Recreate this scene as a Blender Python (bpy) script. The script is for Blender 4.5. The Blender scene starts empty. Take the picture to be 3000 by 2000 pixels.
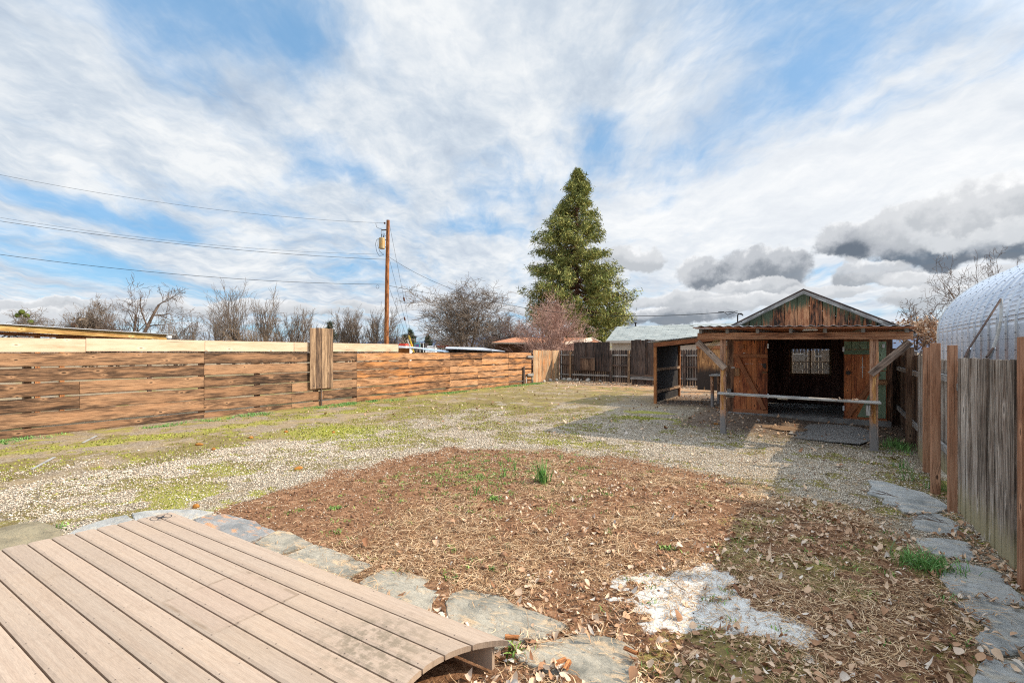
import bpy, math, random
import numpy as np
from mathutils import Vector, Matrix

# ------------------------------------------------------------------ camera
sc = bpy.context.scene
FPX = 1413.0; HOR = 1032.0; HC = 1.83; YAW = math.radians(32.5)
CA, SA = math.cos(YAW), math.sin(YAW)
cam_d = bpy.data.cameras.new('camera'); cam = bpy.data.objects.new('camera', cam_d)
sc.collection.objects.link(cam); sc.camera = cam
cam.location = (0, 0, HC); cam.rotation_euler = (math.radians(90), 0, YAW)
cam_d.sensor_width = 36; cam_d.lens = 36*FPX/3000.0; cam_d.shift_y = 0.0107
cam_d.clip_start = 0.05; cam_d.clip_end = 20000
sc.view_settings.view_transform = 'Standard'; sc.view_settings.look = 'None'
sc.view_settings.exposure = 0.38; sc.view_settings.gamma = 1; sc.view_settings.use_curve_mapping = False
sc.cycles.use_denoising = False; sc.cycles.pixel_filter_type = 'BLACKMAN_HARRIS'; sc.cycles.filter_width = 1.15
try: sc.cycles.denoiser = 'OPENIMAGEDENOISE'
except Exception: pass
sc.cycles.max_bounces = 5; sc.cycles.diffuse_bounces = 3; sc.cycles.glossy_bounces = 2
sc.cycles.transmission_bounces = 3; sc.cycles.transparent_max_bounces = 6
sc.cycles.use_adaptive_sampling = True; sc.cycles.adaptive_threshold = 0.008

def W(px, py, d):
    u = (px-1500)/FPX; v = -(py-HOR)/FPX
    return Vector((u*d*CA-d*SA, u*d*SA+d*CA, HC+v*d))
def G(px, py, z=0.0): return W(px, py, (HC-z)*FPX/(py-HOR))
def Wx(px, py, x):
    u = (px-1500)/FPX; return W(px, py, x/(u*CA-SA))
def Wy(px, py, y):
    u = (px-1500)/FPX; return W(px, py, y/(u*SA+CA))
def ss(a, b, x):
    t = np.clip((x-a)/(b-a), 0, 1); return t*t*(3-2*t)
def gz(x, y): return -0.09*ss(-2.2, 0.8, x)*ss(4, 9, y)*(1-ss(20, 24, y))

# ------------------------------------------------------------------ node helpers
class NT:
    def __init__(s, nt): s.nt = nt; s.n = nt.nodes; s.l = nt.links
    def new(s, t, **kw):
        n = s.n.new(t)
        for k, v in kw.items(): setattr(n, k, v)
        return n
    def put(s, sock, v):
        if isinstance(v, bpy.types.NodeSocket): s.l.new(v, sock)
        elif v is not None:
            if isinstance(v, (tuple, list)) and len(v) == 3 and sock.type == 'RGBA': v = (*v, 1)
            sock.default_value = v
    def math(s, op, a, b=None, c=None, clamp=False):
        n = s.new('ShaderNodeMath', operation=op); n.use_clamp = clamp
        s.put(n.inputs[0], a); s.put(n.inputs[1], b)
        if c is not None: s.put(n.inputs[2], c)
        return n.outputs[0]
    def vmath(s, op, a, b=None, out=0, scale=None):
        n = s.new('ShaderNodeVectorMath', operation=op); s.put(n.inputs[0], a); s.put(n.inputs[1], b)
        if scale is not None: s.put(n.inputs['Scale'], scale)
        return n.outputs[out]
    def mix(s, f, a, b, mode='MIX'):
        n = s.new('ShaderNodeMix', data_type='RGBA', blend_type=mode); n.clamp_factor = True
        s.put(n.inputs[0], f); s.put(n.inputs[6], a); s.put(n.inputs[7], b); return n.outputs[2]
    def mapr(s, v, a, b, c=0.0, d=1.0, smooth=True):
        n = s.new('ShaderNodeMapRange'); n.interpolation_type = 'SMOOTHSTEP' if smooth else 'LINEAR'
        s.put(n.inputs[0], v); s.put(n.inputs[1], a); s.put(n.inputs[2], b); s.put(n.inputs[3], c); s.put(n.inputs[4], d)
        return n.outputs[0]
    def noise(s, vec, scale, detail=4, rough=0.55, w=None, dist=0.0, out=0):
        n = s.new('ShaderNodeTexNoise'); 
        if w is not None: n.noise_dimensions = '4D'; s.put(n.inputs['W'], w)
        s.put(n.inputs['Vector'], vec); s.put(n.inputs['Scale'], scale); s.put(n.inputs['Detail'], detail)
        s.put(n.inputs['Roughness'], rough); s.put(n.inputs['Distortion'], dist); return n.outputs[out]
    def mapping(s, vec, loc=(0,0,0), rot=(0,0,0), sca=(1,1,1)):
        n = s.new('ShaderNodeMapping'); s.put(n.inputs[0], vec); n.inputs[1].default_value = loc
        n.inputs[2].default_value = rot; n.inputs[3].default_value = sca; return n.outputs[0]
    def ramp(s, f, stops):
        n = s.new('ShaderNodeValToRGB'); s.put(n.inputs[0], f); e = n.color_ramp.elements
        while len(e) < len(stops): e.new(0.5)
        for i, (p, c) in enumerate(stops): e[i].position = p; e[i].color = (*c, 1)
        return n.outputs[0]
    def bump(s, h, dist=0.01, strength=1.0):
        n = s.new('ShaderNodeBump'); s.put(n.inputs['Height'], h); n.inputs['Distance'].default_value = dist
        n.inputs['Strength'].default_value = strength; return n.outputs[0]

def newmat(name):
    m = bpy.data.materials.new(name); m.use_nodes = True
    t = NT(m.node_tree); b = t.n['Principled BSDF']; b.inputs['Roughness'].default_value = 0.85
    b.inputs['Specular IOR Level'].default_value = 0.3
    return m, t, b
def sep(t, v):
    n = t.new('ShaderNodeSeparateXYZ'); t.put(n.inputs[0], v); return n.outputs
def comb(t, x, y, z=0.0):
    n = t.new('ShaderNodeCombineXYZ'); t.put(n.inputs[0], x); t.put(n.inputs[1], y); t.put(n.inputs[2], z); return n.outputs[0]

# ------------------------------------------------------------------ world sky with clouds, and sun
SUN_AZ = math.atan2(0.889, 0.459); SUN_EL = math.radians(36)
wd = bpy.data.worlds.new('World'); sc.world = wd; wd.use_nodes = True
t = NT(wd.node_tree); bg = t.n['Background']; bg.inputs['Strength'].default_value = 0.1
sky = t.new('ShaderNodeTexSky', sky_type='NISHITA'); sky.sun_disc = False
sky.sun_elevation = SUN_EL; sky.sun_rotation = SUN_AZ; sky.altitude = 400; sky.air_density = 1.2; sky.dust_density = 0.4; sky.ozone_density = 2.5
D = t.vmath('NORMALIZE', t.new('ShaderNodeTexCoord').outputs['Generated'])
warp = t.noise(D, 2.2, 5, 0.6, out=1)
Dw = t.vmath('ADD', D, t.vmath('SCALE', t.vmath('SUBTRACT', warp, (.5, .5, .5)), scale=0.16))
Dr = t.mapping(Dw, rot=(0, 0, -YAW))               # streaks run along the view axis
s = sep(t, Dr); zz = t.math('MAXIMUM', t.math('ADD', s[2], 0.10), 0.03)
P = comb(t, t.math('DIVIDE', s[0], zz), t.math('DIVIDE', s[1], zz), 0.0)
n1 = t.noise(t.mapping(P, loc=(3.1, 0.6, 0), sca=(1.0, 0.55, 1)), 1.30, 7, 0.57, dist=0.3)
n2 = t.noise(t.mapping(P, loc=(1.0, 7.0, 0), sca=(2.2, 0.8, 1)), 3.0, 5, 0.62, dist=0.2)
n3 = t.noise(t.mapping(P, loc=(9.0, 2.0, 0)), 9.0, 4, 0.6)
dens = t.math('ADD', t.math('MULTIPLY', n1, 0.70), t.math('ADD', t.math('MULTIPLY', n2, 0.22), t.math('MULTIPLY', n3, 0.08)))
def skydir(px, py):
    v = W(px, py, 1.0) - Vector((0, 0, HC)); return v.normalized()
def ell(px, py, a, b, tilt=0.0, src=None):          # elliptical region of the sky around one direction; a, b in radians*1000
    c = skydir(px, py); r = Vector((c.y, -c.x, 0)).normalized(); u = r.cross(c)
    if tilt:
        q = math.radians(tilt); r, u = r*math.cos(q)+u*math.sin(q), u*math.cos(q)-r*math.sin(q)
    d = t.vmath('SUBTRACT', src or Dw, tuple(c))
    x = t.math('DIVIDE', t.vmath('DOT_PRODUCT', d, tuple(r), out=1), a/1000); y = t.math('DIVIDE', t.vmath('DOT_PRODUCT', d, tuple(u), out=1), b/1000)
    fr = t.math('DIVIDE', t.vmath('DOT_PRODUCT', d, tuple(c), out=1), 0.45)
    rr = t.math('SQRT', t.math('ADD', t.math('ADD', t.math('MULTIPLY', x, x), t.math('MULTIPLY', y, y)), t.math('MULTIPLY', fr, fr)))
    return rr, y
holes = [(690,55,150,60,-10,.15),(1060,180,170,70,-30,.13),(1010,510,130,42,-22,.20),(880,525,60,30,0,.15),(330,610,230,26,-6,.17),(250,770,170,26,-8,.19),
         (1400,690,110,28,0,.15),(1790,400,150,60,-35,.13),(1775,320,60,25,0,.10),(2450,130,260,100,25,.13),(2900,120,200,80,20,.07),(60,540,120,20,-5,.12),(2700,290,200,30,10,.10),
         (1720,110,90,60,0,.07),(1150,330,100,50,0,.0),(2600,440,120,20,10,.05),(1960,600,80,14,10,.10)]
for (px, py, a, b, tl, amt) in holes:
    rr, _ = ell(px, py, a, b, tl)
    dens = t.math('SUBTRACT', dens, t.mapr(rr, 1.45, 0.05, 0, amt*.85))
for (px, py, a, b, tl, amt) in [(1500,330,420,200,0,.10),(2500,520,520,120,15,.14),(250,330,400,150,0,.08),(1380,100,200,160,0,.06),(1700,780,900,110,0,.08)]:
    rr, _ = ell(px, py, a, b, tl); dens = t.math('ADD', dens, t.mapr(rr, 1.3, 0.1, 0, amt))
cov = t.mapr(dens, 0.34, 0.565, 0.20, 1.0)
shade = t.math('ADD', t.math('MULTIPLY', t.noise(t.mapping(P, loc=(5, 5, 0), sca=(1.3, .8, 1)), 1.9, 6, 0.62), .7), t.math('MULTIPLY', t.noise(t.mapping(P, loc=(2, 5, 0), sca=(1.2, .8, 1)), 8.0, 5, 0.62), .3))
ccol = t.ramp(shade, [(0.30, (3.3, 4.0, 5.0)), (0.46, (4.9, 5.5, 6.2)), (0.61, (7.0, 7.2, 7.35))])
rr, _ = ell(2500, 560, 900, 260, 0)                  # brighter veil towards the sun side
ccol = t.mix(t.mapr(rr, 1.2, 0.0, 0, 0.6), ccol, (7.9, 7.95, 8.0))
zr = sep(t, D)[2]
skyc = t.mix(1.0, sky.outputs[0], (0.9, 1.3, 1.5), 'MULTIPLY')
skyc = t.mix(0.65, skyc, (1.0, 3.1, 5.7))
col = t.mix(cov, skyc, ccol)
# low bands of cumulus close to the horizon
mb = t.noise(t.mapping(D, sca=(5, 5, 16)), 1.0, 6, 0.6)
band = t.math('MULTIPLY', t.mapr(zr, 0.20, 0.05), t.mapr(mb, 0.44, 0.60))
mb2 = t.noise(t.mapping(D, loc=(0, 0, .35), sca=(7, 7, 22)), 1.0, 5, 0.6)
bcol = t.ramp(mb2, [(0.36, (3.6, 4.2, 5.2)), (0.5, (6.2, 6.6, 7.2)), (0.64, (9.0, 9.1, 9.2))])
col = t.mix(t.math('MULTIPLY', band, 0.22), col, bcol)
w2 = t.noise(D, 13.0, 6, 0.62, out=1); w3 = t.noise(D, 4.5, 3, 0.5, out=1)
Dc = t.vmath('ADD', D, t.vmath('SCALE', t.vmath('SUBTRACT', w2, (.5, .5, .5)), scale=0.055))
Dc = t.vmath('ADD', Dc, t.vmath('SCALE', t.vmath('SUBTRACT', w3, (.5, .5, .5)), scale=0.05))
tex = t.noise(D, 20.0, 5, 0.6)
cums = [(1868,745,62,24,.55,0),(1620,787,60,10,.35,0),(2040,800,52,34,.75,0),(2130,810,90,28,1.0,0),(2245,785,72,36,.95,0),(2190,845,90,15,.6,0),
        (2500,690,62,30,.75,0),(2790,690,150,40,1.15,-4),(2700,640,70,40,.55,0),(2920,600,110,50,.28,0),(2860,600,80,34,.5,0),(2570,790,60,22,.75,0),(2760,800,90,14,.45,0),(2430,845,70,12,.45,0),
        (2000,880,110,18,.55,0),(2200,885,120,16,.5,0),(2790,850,90,22,.55,0),(1910,925,150,16,1.0,0),(290,892,420,11,.6,0),(60,920,120,18,.55,0),(1300,905,250,10,.4,0),(740,905,150,12,.35,0)]
for (px, py, a, b, dk, tl) in cums:
    rr, y = ell(px, py, a, b, tl, Dc)
    m = t.mapr(t.math('ADD', rr, t.math('MULTIPLY', t.math('SUBTRACT', tex, 0.5), 1.2)), 1.10, 0.84)
    yy = t.math('ADD', y, t.math('MULTIPLY', t.math('SUBTRACT', tex, 0.5), 3.4))
    dark = (6.8-5.0*dk, 7.0-4.95*dk, 7.2-4.8*dk); mid = (7.1-3.0*dk, 7.2-2.9*dk, 7.3-2.7*dk)
    cc = t.mix(t.mapr(yy, -0.6, 0.35), dark, mid); cc = t.mix(t.mapr(yy, 0.45, 1.3), cc, (7.9, 7.95, 8.0))
    col = t.mix(t.math('MULTIPLY', m, 0.92), col, cc)
# cloud round the sun and overhead brightened further, out of view, as added fill
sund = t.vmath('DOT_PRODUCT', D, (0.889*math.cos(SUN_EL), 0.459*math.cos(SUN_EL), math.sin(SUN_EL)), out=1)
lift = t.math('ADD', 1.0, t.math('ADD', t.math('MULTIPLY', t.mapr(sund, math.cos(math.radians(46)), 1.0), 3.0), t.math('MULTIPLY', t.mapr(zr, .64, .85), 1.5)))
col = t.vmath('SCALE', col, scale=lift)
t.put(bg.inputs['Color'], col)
wd.cycles.sampling_method = 'MANUAL'; wd.cycles.sample_map_resolution = 1024

sun_d = bpy.data.lights.new('sun', 'SUN'); sun = bpy.data.objects.new('sun', sun_d); sc.collection.objects.link(sun)
sun_d.energy = 4.2; sun_d.angle = math.radians(0.5); sun_d.color = (1.0, 0.85, 0.65)
sv = Vector((0.889*math.cos(SUN_EL), 0.459*math.cos(SUN_EL), math.sin(SUN_EL)))
sun.rotation_euler = sv.to_track_quat('Z', 'Y').to_euler()

# ------------------------------------------------------------------ object helpers
COL = sc.collection
def tag(o, label=None, cat=None, group=None, kind=None):
    if label: o['label'] = label
    if cat: o['category'] = cat
    if group: o['group'] = group
    if kind: o['kind'] = kind
    return o
def empty(name, loc, label, cat, group=None):
    o = bpy.data.objects.new(name, None); COL.objects.link(o); o.location = loc; o.empty_display_size = .2
    return tag(o, label, cat, group)
def mkobj(name, verts, faces, mat, parent=None, uvs=None, smooth=False, org=None, bevel=0):
    v = np.asarray(verts, dtype=np.float64).reshape(-1, 3)
    if parent is not None: v = v - np.array(parent.location)
    elif org is not None: v = v - np.array(org)
    me = bpy.data.meshes.new(name)
    if isinstance(faces, np.ndarray):
        nf, k = faces.shape
        me.vertices.add(len(v)); me.vertices.foreach_set('co', v.astype(np.float32).ravel())
        me.loops.add(nf*k); me.loops.foreach_set('vertex_index', faces.astype(np.int32).ravel())
        me.polygons.add(nf); me.polygons.foreach_set('loop_start', np.arange(0, nf*k, k, dtype=np.int32))
        me.polygons.foreach_set('loop_total', np.full(nf, k, dtype=np.int32)); me.update(calc_edges=True)
    else:
        me.from_pydata([tuple(p) for p in v], [], faces); me.update()
    if uvs is not None:
        ul = me.uv_layers.new(name='UVMap'); ul.data.foreach_set('uv', np.asarray(uvs, dtype=np.float32).ravel())
    if smooth: me.polygons.foreach_set('use_smooth', np.ones(len(me.polygons), dtype=bool))
    if mat: me.materials.append(mat)
    o = bpy.data.objects.new(name, me); COL.objects.link(o)
    if parent is not None: o.parent = parent
    elif org is not None: o.location = org
    if bevel:
        bm_ = o.modifiers.new('bevel', 'BEVEL'); bm_.width = bevel; bm_.segments = 1; bm_.limit_method = 'ANGLE'
    return o
RND = random.Random(7)
class MB:
    def __init__(s): s.v = []; s.f = []; s.uv = []
    def prism(s, o, L, Wd, T, n=1, jit=0.0, bow=0.0):
        """bar from o: length vector L, width Wd, thickness T; UV u along L"""
        o, L, Wd, T = Vector(o), Vector(L), Vector(Wd), Vector(T); l, w, h = L.length, Wd.length, T.length
        b = len(s.v); rng = RND; ph = rng.random()*6.28
        for i in range(n+1):
            k = i/n; e1 = (rng.random()-.5)*2*jit; e2 = (rng.random()-.5)*2*jit; bw = bow*math.sin(k*3.1+ph)
            p = o + L*k + T*(bw/max(h, 1e-6)); wn = Wd/max(w, 1e-6)
            for q in (p+wn*e1, p+Wd+wn*e2, p+Wd+wn*e2+T, p+wn*e1+T): s.v.append(q)
        vs = [0, w, w+h, 2*w+h, 2*w+2*h]
        for i in range(n):
            a = b+4*i; u0, u1 = l*i/n, l*(i+1)/n
            for j in range(4):
                s.f.append((a+j, a+(j+1) % 4, a+4+(j+1) % 4, a+4+j)); s.uv += [(u0, vs[j]), (u0, vs[j+1]), (u1, vs[j+1]), (u1, vs[j])]
        s.f.append((b+3, b+2, b+1, b)); s.uv += [(0, 0), (w*.3, 0), (w*.3, h), (0, h)]
        e = b+4*n; s.f.append((e, e+1, e+2, e+3)); s.uv += [(l, 0), (l+w*.3, 0), (l+w*.3, h), (l, h)]
        return s
    def box(s, x0, x1, y0, y1, z0, z1, **k):
        d = [(x1-x0, Vector((x1-x0, 0, 0))), (y1-y0, Vector((0, y1-y0, 0))), (z1-z0, Vector((0, 0, z1-z0)))]
        d.sort(key=lambda q: -q[0]); L, Wd, T = d[0][1], d[1][1], d[2][1]
        if L.cross(Wd).dot(T) < 0: return s.prism(Vector((x0, y0, z0))+Wd, L, -Wd, T, **k)
        return s.prism((x0, y0, z0), L, Wd, T, **k)
    def bar(s, p0, p1, w, h, up=(0, 0, 1), **k):
        """square bar centred on the line p0-p1"""
        p0, p1 = Vector(p0), Vector(p1); L = p1-p0; sd = L.cross(Vector(up)).normalized(); u = sd.cross(L).normalized()
        return s.prism(p0-sd*w/2-u*h/2, L, sd*w, u*h, **k)
    def tube(s, pts, r, sides=8, cap=True):
        pts = [Vector(p) for p in pts]; n = len(pts); rr = r if isinstance(r, (list, tuple)) else [r]*n
        b = len(s.v); prev = None; u = 0; us = []
        for i, p in enumerate(pts):
            d = (pts[min(i+1, n-1)]-pts[max(i-1, 0)]).normalized()
            if prev is None: a = d.orthogonal().normalized()
            else: a = (prev-d*prev.dot(d)).normalized()
            prev = a; c = d.cross(a)
            if i: u += (p-pts[i-1]).length
            us.append(u)
            for k in range(sides):
                q = 2*math.pi*k/sides; s.v.append(p+(a*math.cos(q)+c*math.sin(q))*rr[i])
        for i in range(n-1):
            for k in range(sides):
                k2 = (k+1) % sides; s.f.append((b+i*sides+k, b+i*sides+k2, b+(i+1)*sides+k2, b+(i+1)*sides+k))
                w = 6.28*rr[0]/sides; s.uv += [(us[i], k*w), (us[i], (k+1)*w), (us[i+1], (k+1)*w), (us[i+1], k*w)]
        if cap:
            s.f.append(tuple(b+k for k in range(sides))[::-1]); s.uv += [(0, 0)]*sides
            s.f.append(tuple(b+(n-1)*sides+k for k in range(sides))); s.uv += [(0, 0)]*sides
        return s
    def poly(s, pts, uv=None):
        b = len(s.v); s.v += [Vector(p) for p in pts]; s.f.append(tuple(range(b, b+len(pts))))
        s.uv += uv or [(p[0], p[1]) for p in pts]; return s
    def slab(s, pts, th):
        """outline pts (3D) extruded by vector th"""
        b = len(s.v); n = len(pts); th = Vector(th)
        s.v += [Vector(p) for p in pts] + [Vector(p)+th for p in pts]
        s.f.append(tuple(range(b+n-1, b-1, -1))); s.uv += [(p[0], p[1]) for p in reversed(pts)]
        s.f.append(tuple(range(b+n, b+2*n))); s.uv += [(p[0], p[1]) for p in pts]
        for i in range(n):
            j = (i+1) % n; s.f.append((b+i, b+j, b+n+j, b+n+i)); s.uv += [(pts[i][0], 0), (pts[j][0], 0), (pts[j][0], .05), (pts[i][0], .05)]
        return s
    def build(s, name, mat, parent=None, **k):
        return mkobj(name, s.v, s.f, mat, parent, s.uv, **k)
def thing_mesh(name, mb, mat, label, cat, group=None, **k):
    v = np.array([tuple(p) for p in mb.v]); org = (float(v[:, 0].mean()), float(v[:, 1].mean()), float(v[:, 2].min()))
    o = mkobj(name, mb.v, mb.f, mat, None, mb.uv, org=org, **k); return tag(o, label, cat, group)

# ------------------------------------------------------------------ materials
def wood(name, dark, mid, light, accent=None, acc_amt=0.3, edge=0.0, knots=True, grey_end=0.0, bump=0.003, contrast=1.0, grain=34.0, zstain=None, zcol=None, rough=0.85):
    m, t, b = newmat(name)
    uv = t.new('ShaderNodeUVMap').outputs[0]; rnd = t.new('ShaderNodeNewGeometry').outputs['Random Per Island']
    w = t.math('MULTIPLY', rnd, 37.0); s = sep(t, uv)
    # knots bend the grain
    kv = t.new('ShaderNodeTexVoronoi'); kv.voronoi_dimensions = '2D'; t.put(kv.inputs['Vector'], t.vmath('ADD', t.mapping(uv, sca=(1.5, 3.4, 1)), comb(t, t.math('MULTIPLY', rnd, 91.0), t.math('MULTIPLY', rnd, 57.0)))); kv.inputs['Scale'].default_value = 1.0
    kg = t.new('ShaderNodeSeparateColor'); t.put(kg.inputs[0], kv.outputs['Color']); kd = t.math('ADD', kv.outputs['Distance'], t.math('ADD', t.math('MULTIPLY', t.math('GREATER_THAN', kg.outputs[0], .42), 1.0), t.math('MULTIPLY', kg.outputs[1], .05))); kmask = t.mapr(kd, 0.40, 0.0)
    vv = t.math('ADD', s[1], t.math('MULTIPLY', kmask, 0.035 if knots else 0.0))
    q = comb(t, t.math('MULTIPLY', s[0], 0.9), vv, 0)
    g1 = t.noise(t.mapping(q, sca=(2.6, grain*1.25, 1)), 1.0, 6, 0.68, w=w, dist=0.35)
    g2 = t.noise(t.mapping(q, sca=(9, grain*4, 1)), 1.0, 4, 0.7, w=w)
    big = t.noise(t.mapping(q, sca=(1.8, 6.5, 1)), 1.0, 5, 0.62, w=t.math('ADD', w, 3.3), dist=0.5)
    f = t.math('ADD', t.math('MULTIPLY', g1, 0.50), t.math('ADD', t.math('MULTIPLY', g2, 0.20), t.math('MULTIPLY', big, 0.30)))
    f = t.math('ADD', f, t.math('MULTIPLY', t.math('SUBTRACT', rnd, 0.5), 0.10))
    c0 = 0.5-0.085/contrast; c1 = 0.5+0.085/contrast
    c = t.ramp(f, [(c0-.02, tuple(x*.6 for x in dark)), (c0+.02, dark), (0.5, mid), (c1, light)])
    if accent:
        a = t.mapr(t.noise(t.mapping(q, sca=(0.8, 7, 1)), 1.0, 5, 0.65, w=t.math('ADD', w, 9.1), dist=0.4), 0.46, 0.66, 0, 1)
        a = t.math('MULTIPLY', a, acc_amt); c = t.mix(a, c, accent)
    if zstain:
        pxyz = sep(t, t.new('ShaderNodeNewGeometry').outputs['Position']); pz = pxyz[2]
        if zstain[2] > 1: pz = t.math('ADD', pz, t.math('MULTIPLY', t.math('ABSOLUTE', t.math('ADD', pxyz[0], .37)), .517))
        zn = t.math('ADD', pz, t.math('MULTIPLY', t.math('SUBTRACT', t.noise(t.mapping(q, sca=(1.5, 14, 1)), 1.0, 4, 0.6, w=w), 0.5), zstain[2]))
        if zstain[2] > 1: zn = t.math('ADD', zn, t.math('MULTIPLY', t.math('SUBTRACT', rnd, .5), .35))
        c = t.mix(t.mapr(zn, zstain[0], zstain[1]), c, zcol)
    if edge:
        en = t.math('MULTIPLY', t.math('SUBTRACT', t.noise(t.mapping(uv, sca=(2.2, 3, 1)), 1.0, 4, .65, w=t.math('ADD', w, 7.0)), .5), .16)
        c = t.mix(t.mapr(t.math('ADD', s[1], en), .055, -.01, 0, .75), c, tuple(x*0.6 for x in dark)); c = t.mix(t.mapr(t.math('SUBTRACT', t.math('ADD', s[1], en), edge), -.03, .03, 0, .6), c, tuple(x*0.6 for x in dark))
    if knots:
        c = t.mix(t.mapr(kd, 0.20, 0.08, 0, 0.45), c, tuple(min(1, x*1.5) for x in light)); c = t.mix(t.mapr(kd, 0.085, 0.045, 0, 0.9), c, tuple(x*0.5 for x in dark))
    crack = t.mapr(t.noise(t.mapping(q, sca=(0.7, grain*1.9, 1)), 1.0, 2, 0.5, w=t.math('ADD', w, 5.0), dist=0.2), 0.665, 0.72)
    c = t.mix(t.math('MULTIPLY', crack, 0.7), c, tuple(x*0.3 for x in dark))
    t.put(b.inputs['Base Color'], c); b.inputs['Roughness'].default_value = rough
    h = t.math('SUBTRACT', t.math('ADD', g1, t.math('MULTIPLY', g2, 0.5)), t.math('MULTIPLY', crack, 1.2))
    t.put(b.inputs['Normal'], t.bump(h, bump)); return m
def plain(name, c1, c2=None, scale=3.0, rough=0.7, metal=0.0, bump=0.0, detail=5, sca=(1, 1, 1), coord='Object', isl=0.0, lo=.35, hi=.65):
    m, t, b = newmat(name); co = t.new('ShaderNodeTexCoord').outputs[coord]
    n = t.noise(t.mapping(co, sca=sca), scale, detail, 0.6)
    if isl: n = t.math('ADD', n, t.math('MULTIPLY', t.math('SUBTRACT', t.new('ShaderNodeNewGeometry').outputs['Random Per Island'], .5), isl))
    c = t.mix(t.mapr(n, lo, hi), c1, c2 or c1); t.put(b.inputs['Base Color'], c)
    b.inputs['Roughness'].default_value = rough; b.inputs['Metallic'].default_value = metal
    if bump: t.put(b.inputs['Normal'], t.bump(t.noise(co, scale*4, 4, .6), bump))
    return m
M = {}
M['fence_brown'] = wood('weathered_brown_wood', (.045, .025, .014), (.16, .088, .048), (.36, .205, .11), accent=(.42, .22, .11), acc_amt=.55, edge=.30, contrast=1.0, bump=.008)
M['fence_orange'] = wood('orange_brown_wood', (.07, .032, .015), (.25, .125, .060), (.50, .275, .14), accent=(.62, .26, .08), acc_amt=.65, edge=.30, contrast=1.0, bump=.010)
M['new_wood'] = wood('new_pale_wood', (.47, .33, .22), (.55, .41, .285), (.61, .47, .34), accent=(.50, .27, .13), acc_amt=.30, contrast=.9, grain=16, bump=.001)
M['panel_tan'] = wood('tan_weathered_boards', (.10, .06, .038), (.25, .155, .09), (.42, .28, .165), accent=(.11, .07, .05), acc_amt=.6)
M['far_stain'] = wood('orange_stained_boards', (.16, .09, .05), (.36, .24, .14), (.50, .36, .22), accent=(.62, .23, .06), acc_amt=.75)
M['dark_fence'] = wood('dark_weathered_boards', (.022, .017, .016), (.075, .055, .047), (.17, .125, .10), accent=(.17, .085, .045), acc_amt=.5, contrast=1.1)
M['dark_board'] = wood('blackened_boards', (.016, .013, .012), (.05, .038, .034), (.12, .088, .075), accent=(.10, .05, .03), acc_amt=.5, contrast=1.1)
M['grey_wood'] = wood('silvered_grey_wood', (.09, .085, .08), (.27, .255, .24), (.50, .48, .45), accent=(.17, .15, .13), acc_amt=.5, contrast=1.1)
M['rfence'] = wood('grey_brown_pickets', (.075, .058, .045), (.26, .215, .175), (.50, .45, .40), accent=(.15, .09, .06), acc_amt=.5, contrast=1.0, bump=.004, zstain=(0.45, 0.0, .5), zcol=(.34, .29, .17))
M['rfence_dark'] = wood('dark_stained_pickets', (.025, .014, .010), (.085, .045, .030), (.22, .14, .09), accent=(.30, .20, .13), acc_amt=.35, contrast=1.2)
M['cedar_post'] = wood('orange_cedar', (.14, .062, .033), (.33, .155, .085), (.46, .25, .15), accent=(.19, .09, .05), acc_amt=.6, contrast=.9, rough=.7)
M['shed_door'] = wood('red_brown_door_boards', (.13, .032, .014), (.40, .115, .042), (.60, .22, .085), accent=(.70, .25, .07), acc_amt=.5, contrast=1.0, rough=.6)
M['brace_red'] = wood('dark_red_brace', (.14, .04, .018), (.32, .11, .045), (.44, .18, .08), contrast=.9, rough=.6)
M['shed_wall'] = wood('dark_shed_wall', (.03, .017, .012), (.14, .07, .042), (.32, .18, .11), accent=(.28, .12, .05), acc_amt=.5, contrast=1.1)
M['gable'] = wood('worn_green_gable_boards', (.05, .03, .022), (.42, .155, .07), (.70, .34, .17), accent=(.07, .05, .04), acc_amt=.7, knots=False, grain=16, zstain=(3.16, 3.52, 1.5), zcol=(.11, .135, .082))
M['green_door'] = wood('worn_green_boards', (.13, .19, .12), (.21, .30, .19), (.30, .39, .26), accent=(.12, .10, .06), acc_amt=.3, contrast=.8)
M['post_wood'] = wood('split_timber_post', (.08, .045, .032), (.34, .17, .105), (.58, .35, .23), accent=(.66, .30, .10), acc_amt=.4, contrast=1.1, zstain=(.55, .35, .3), zcol=(.24, .22, .21))
M['beam_wood'] = wood('brown_timber_beam', (.07, .032, .020), (.30, .125, .065), (.54, .29, .17), accent=(.07, .045, .035), acc_amt=.7, contrast=1.1)
M['yellow_beam'] = wood('yellowed_timber', (.13, .07, .02), (.42, .26, .075), (.62, .44, .19), accent=(.30, .13, .05), acc_amt=.5)
M['rust_wood'] = wood('rusty_orange_timber', (.14, .05, .02), (.34, .13, .045), (.55, .24, .09), contrast=1.0)
M['pole_wood'] = wood('tarred_pole_wood', (.06, .02, .008), (.24, .085, .028), (.42, .17, .06), contrast=1.0, grain=14)
M['black_wall'] = plain('dark_corrugated_sheet', (.012, .011, .012), (.035, .03, .03), 5, .8)
M['interior'] = wood('dark_interior_boards', (.06, .03, .027), (.17, .085, .07), (.28, .16, .13), contrast=.9)
M['concrete'] = plain('grey_concrete', (.20, .19, .18), (.34, .33, .31), 4, .9, bump=.003)
M['galv'] = plain('galvanised_metal', (.50, .54, .60), (.70, .73, .78), 3, .35, .85)
M['galv_roof'] = plain('galvanised_roof_sheet', (.42, .45, .50), (.66, .68, .71), 6, .45, .3)
M['dark_metal'] = plain('dark_metal', (.03, .03, .03), (.07, .06, .055), 8, .5, .6)
M['rust_metal'] = plain('rusted_metal', (.06, .035, .025), (.12, .07, .05), 9, .7, .3)
M['white'] = plain('white_paint', (.62, .61, .58), (.75, .74, .71), 5, .6)
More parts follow.
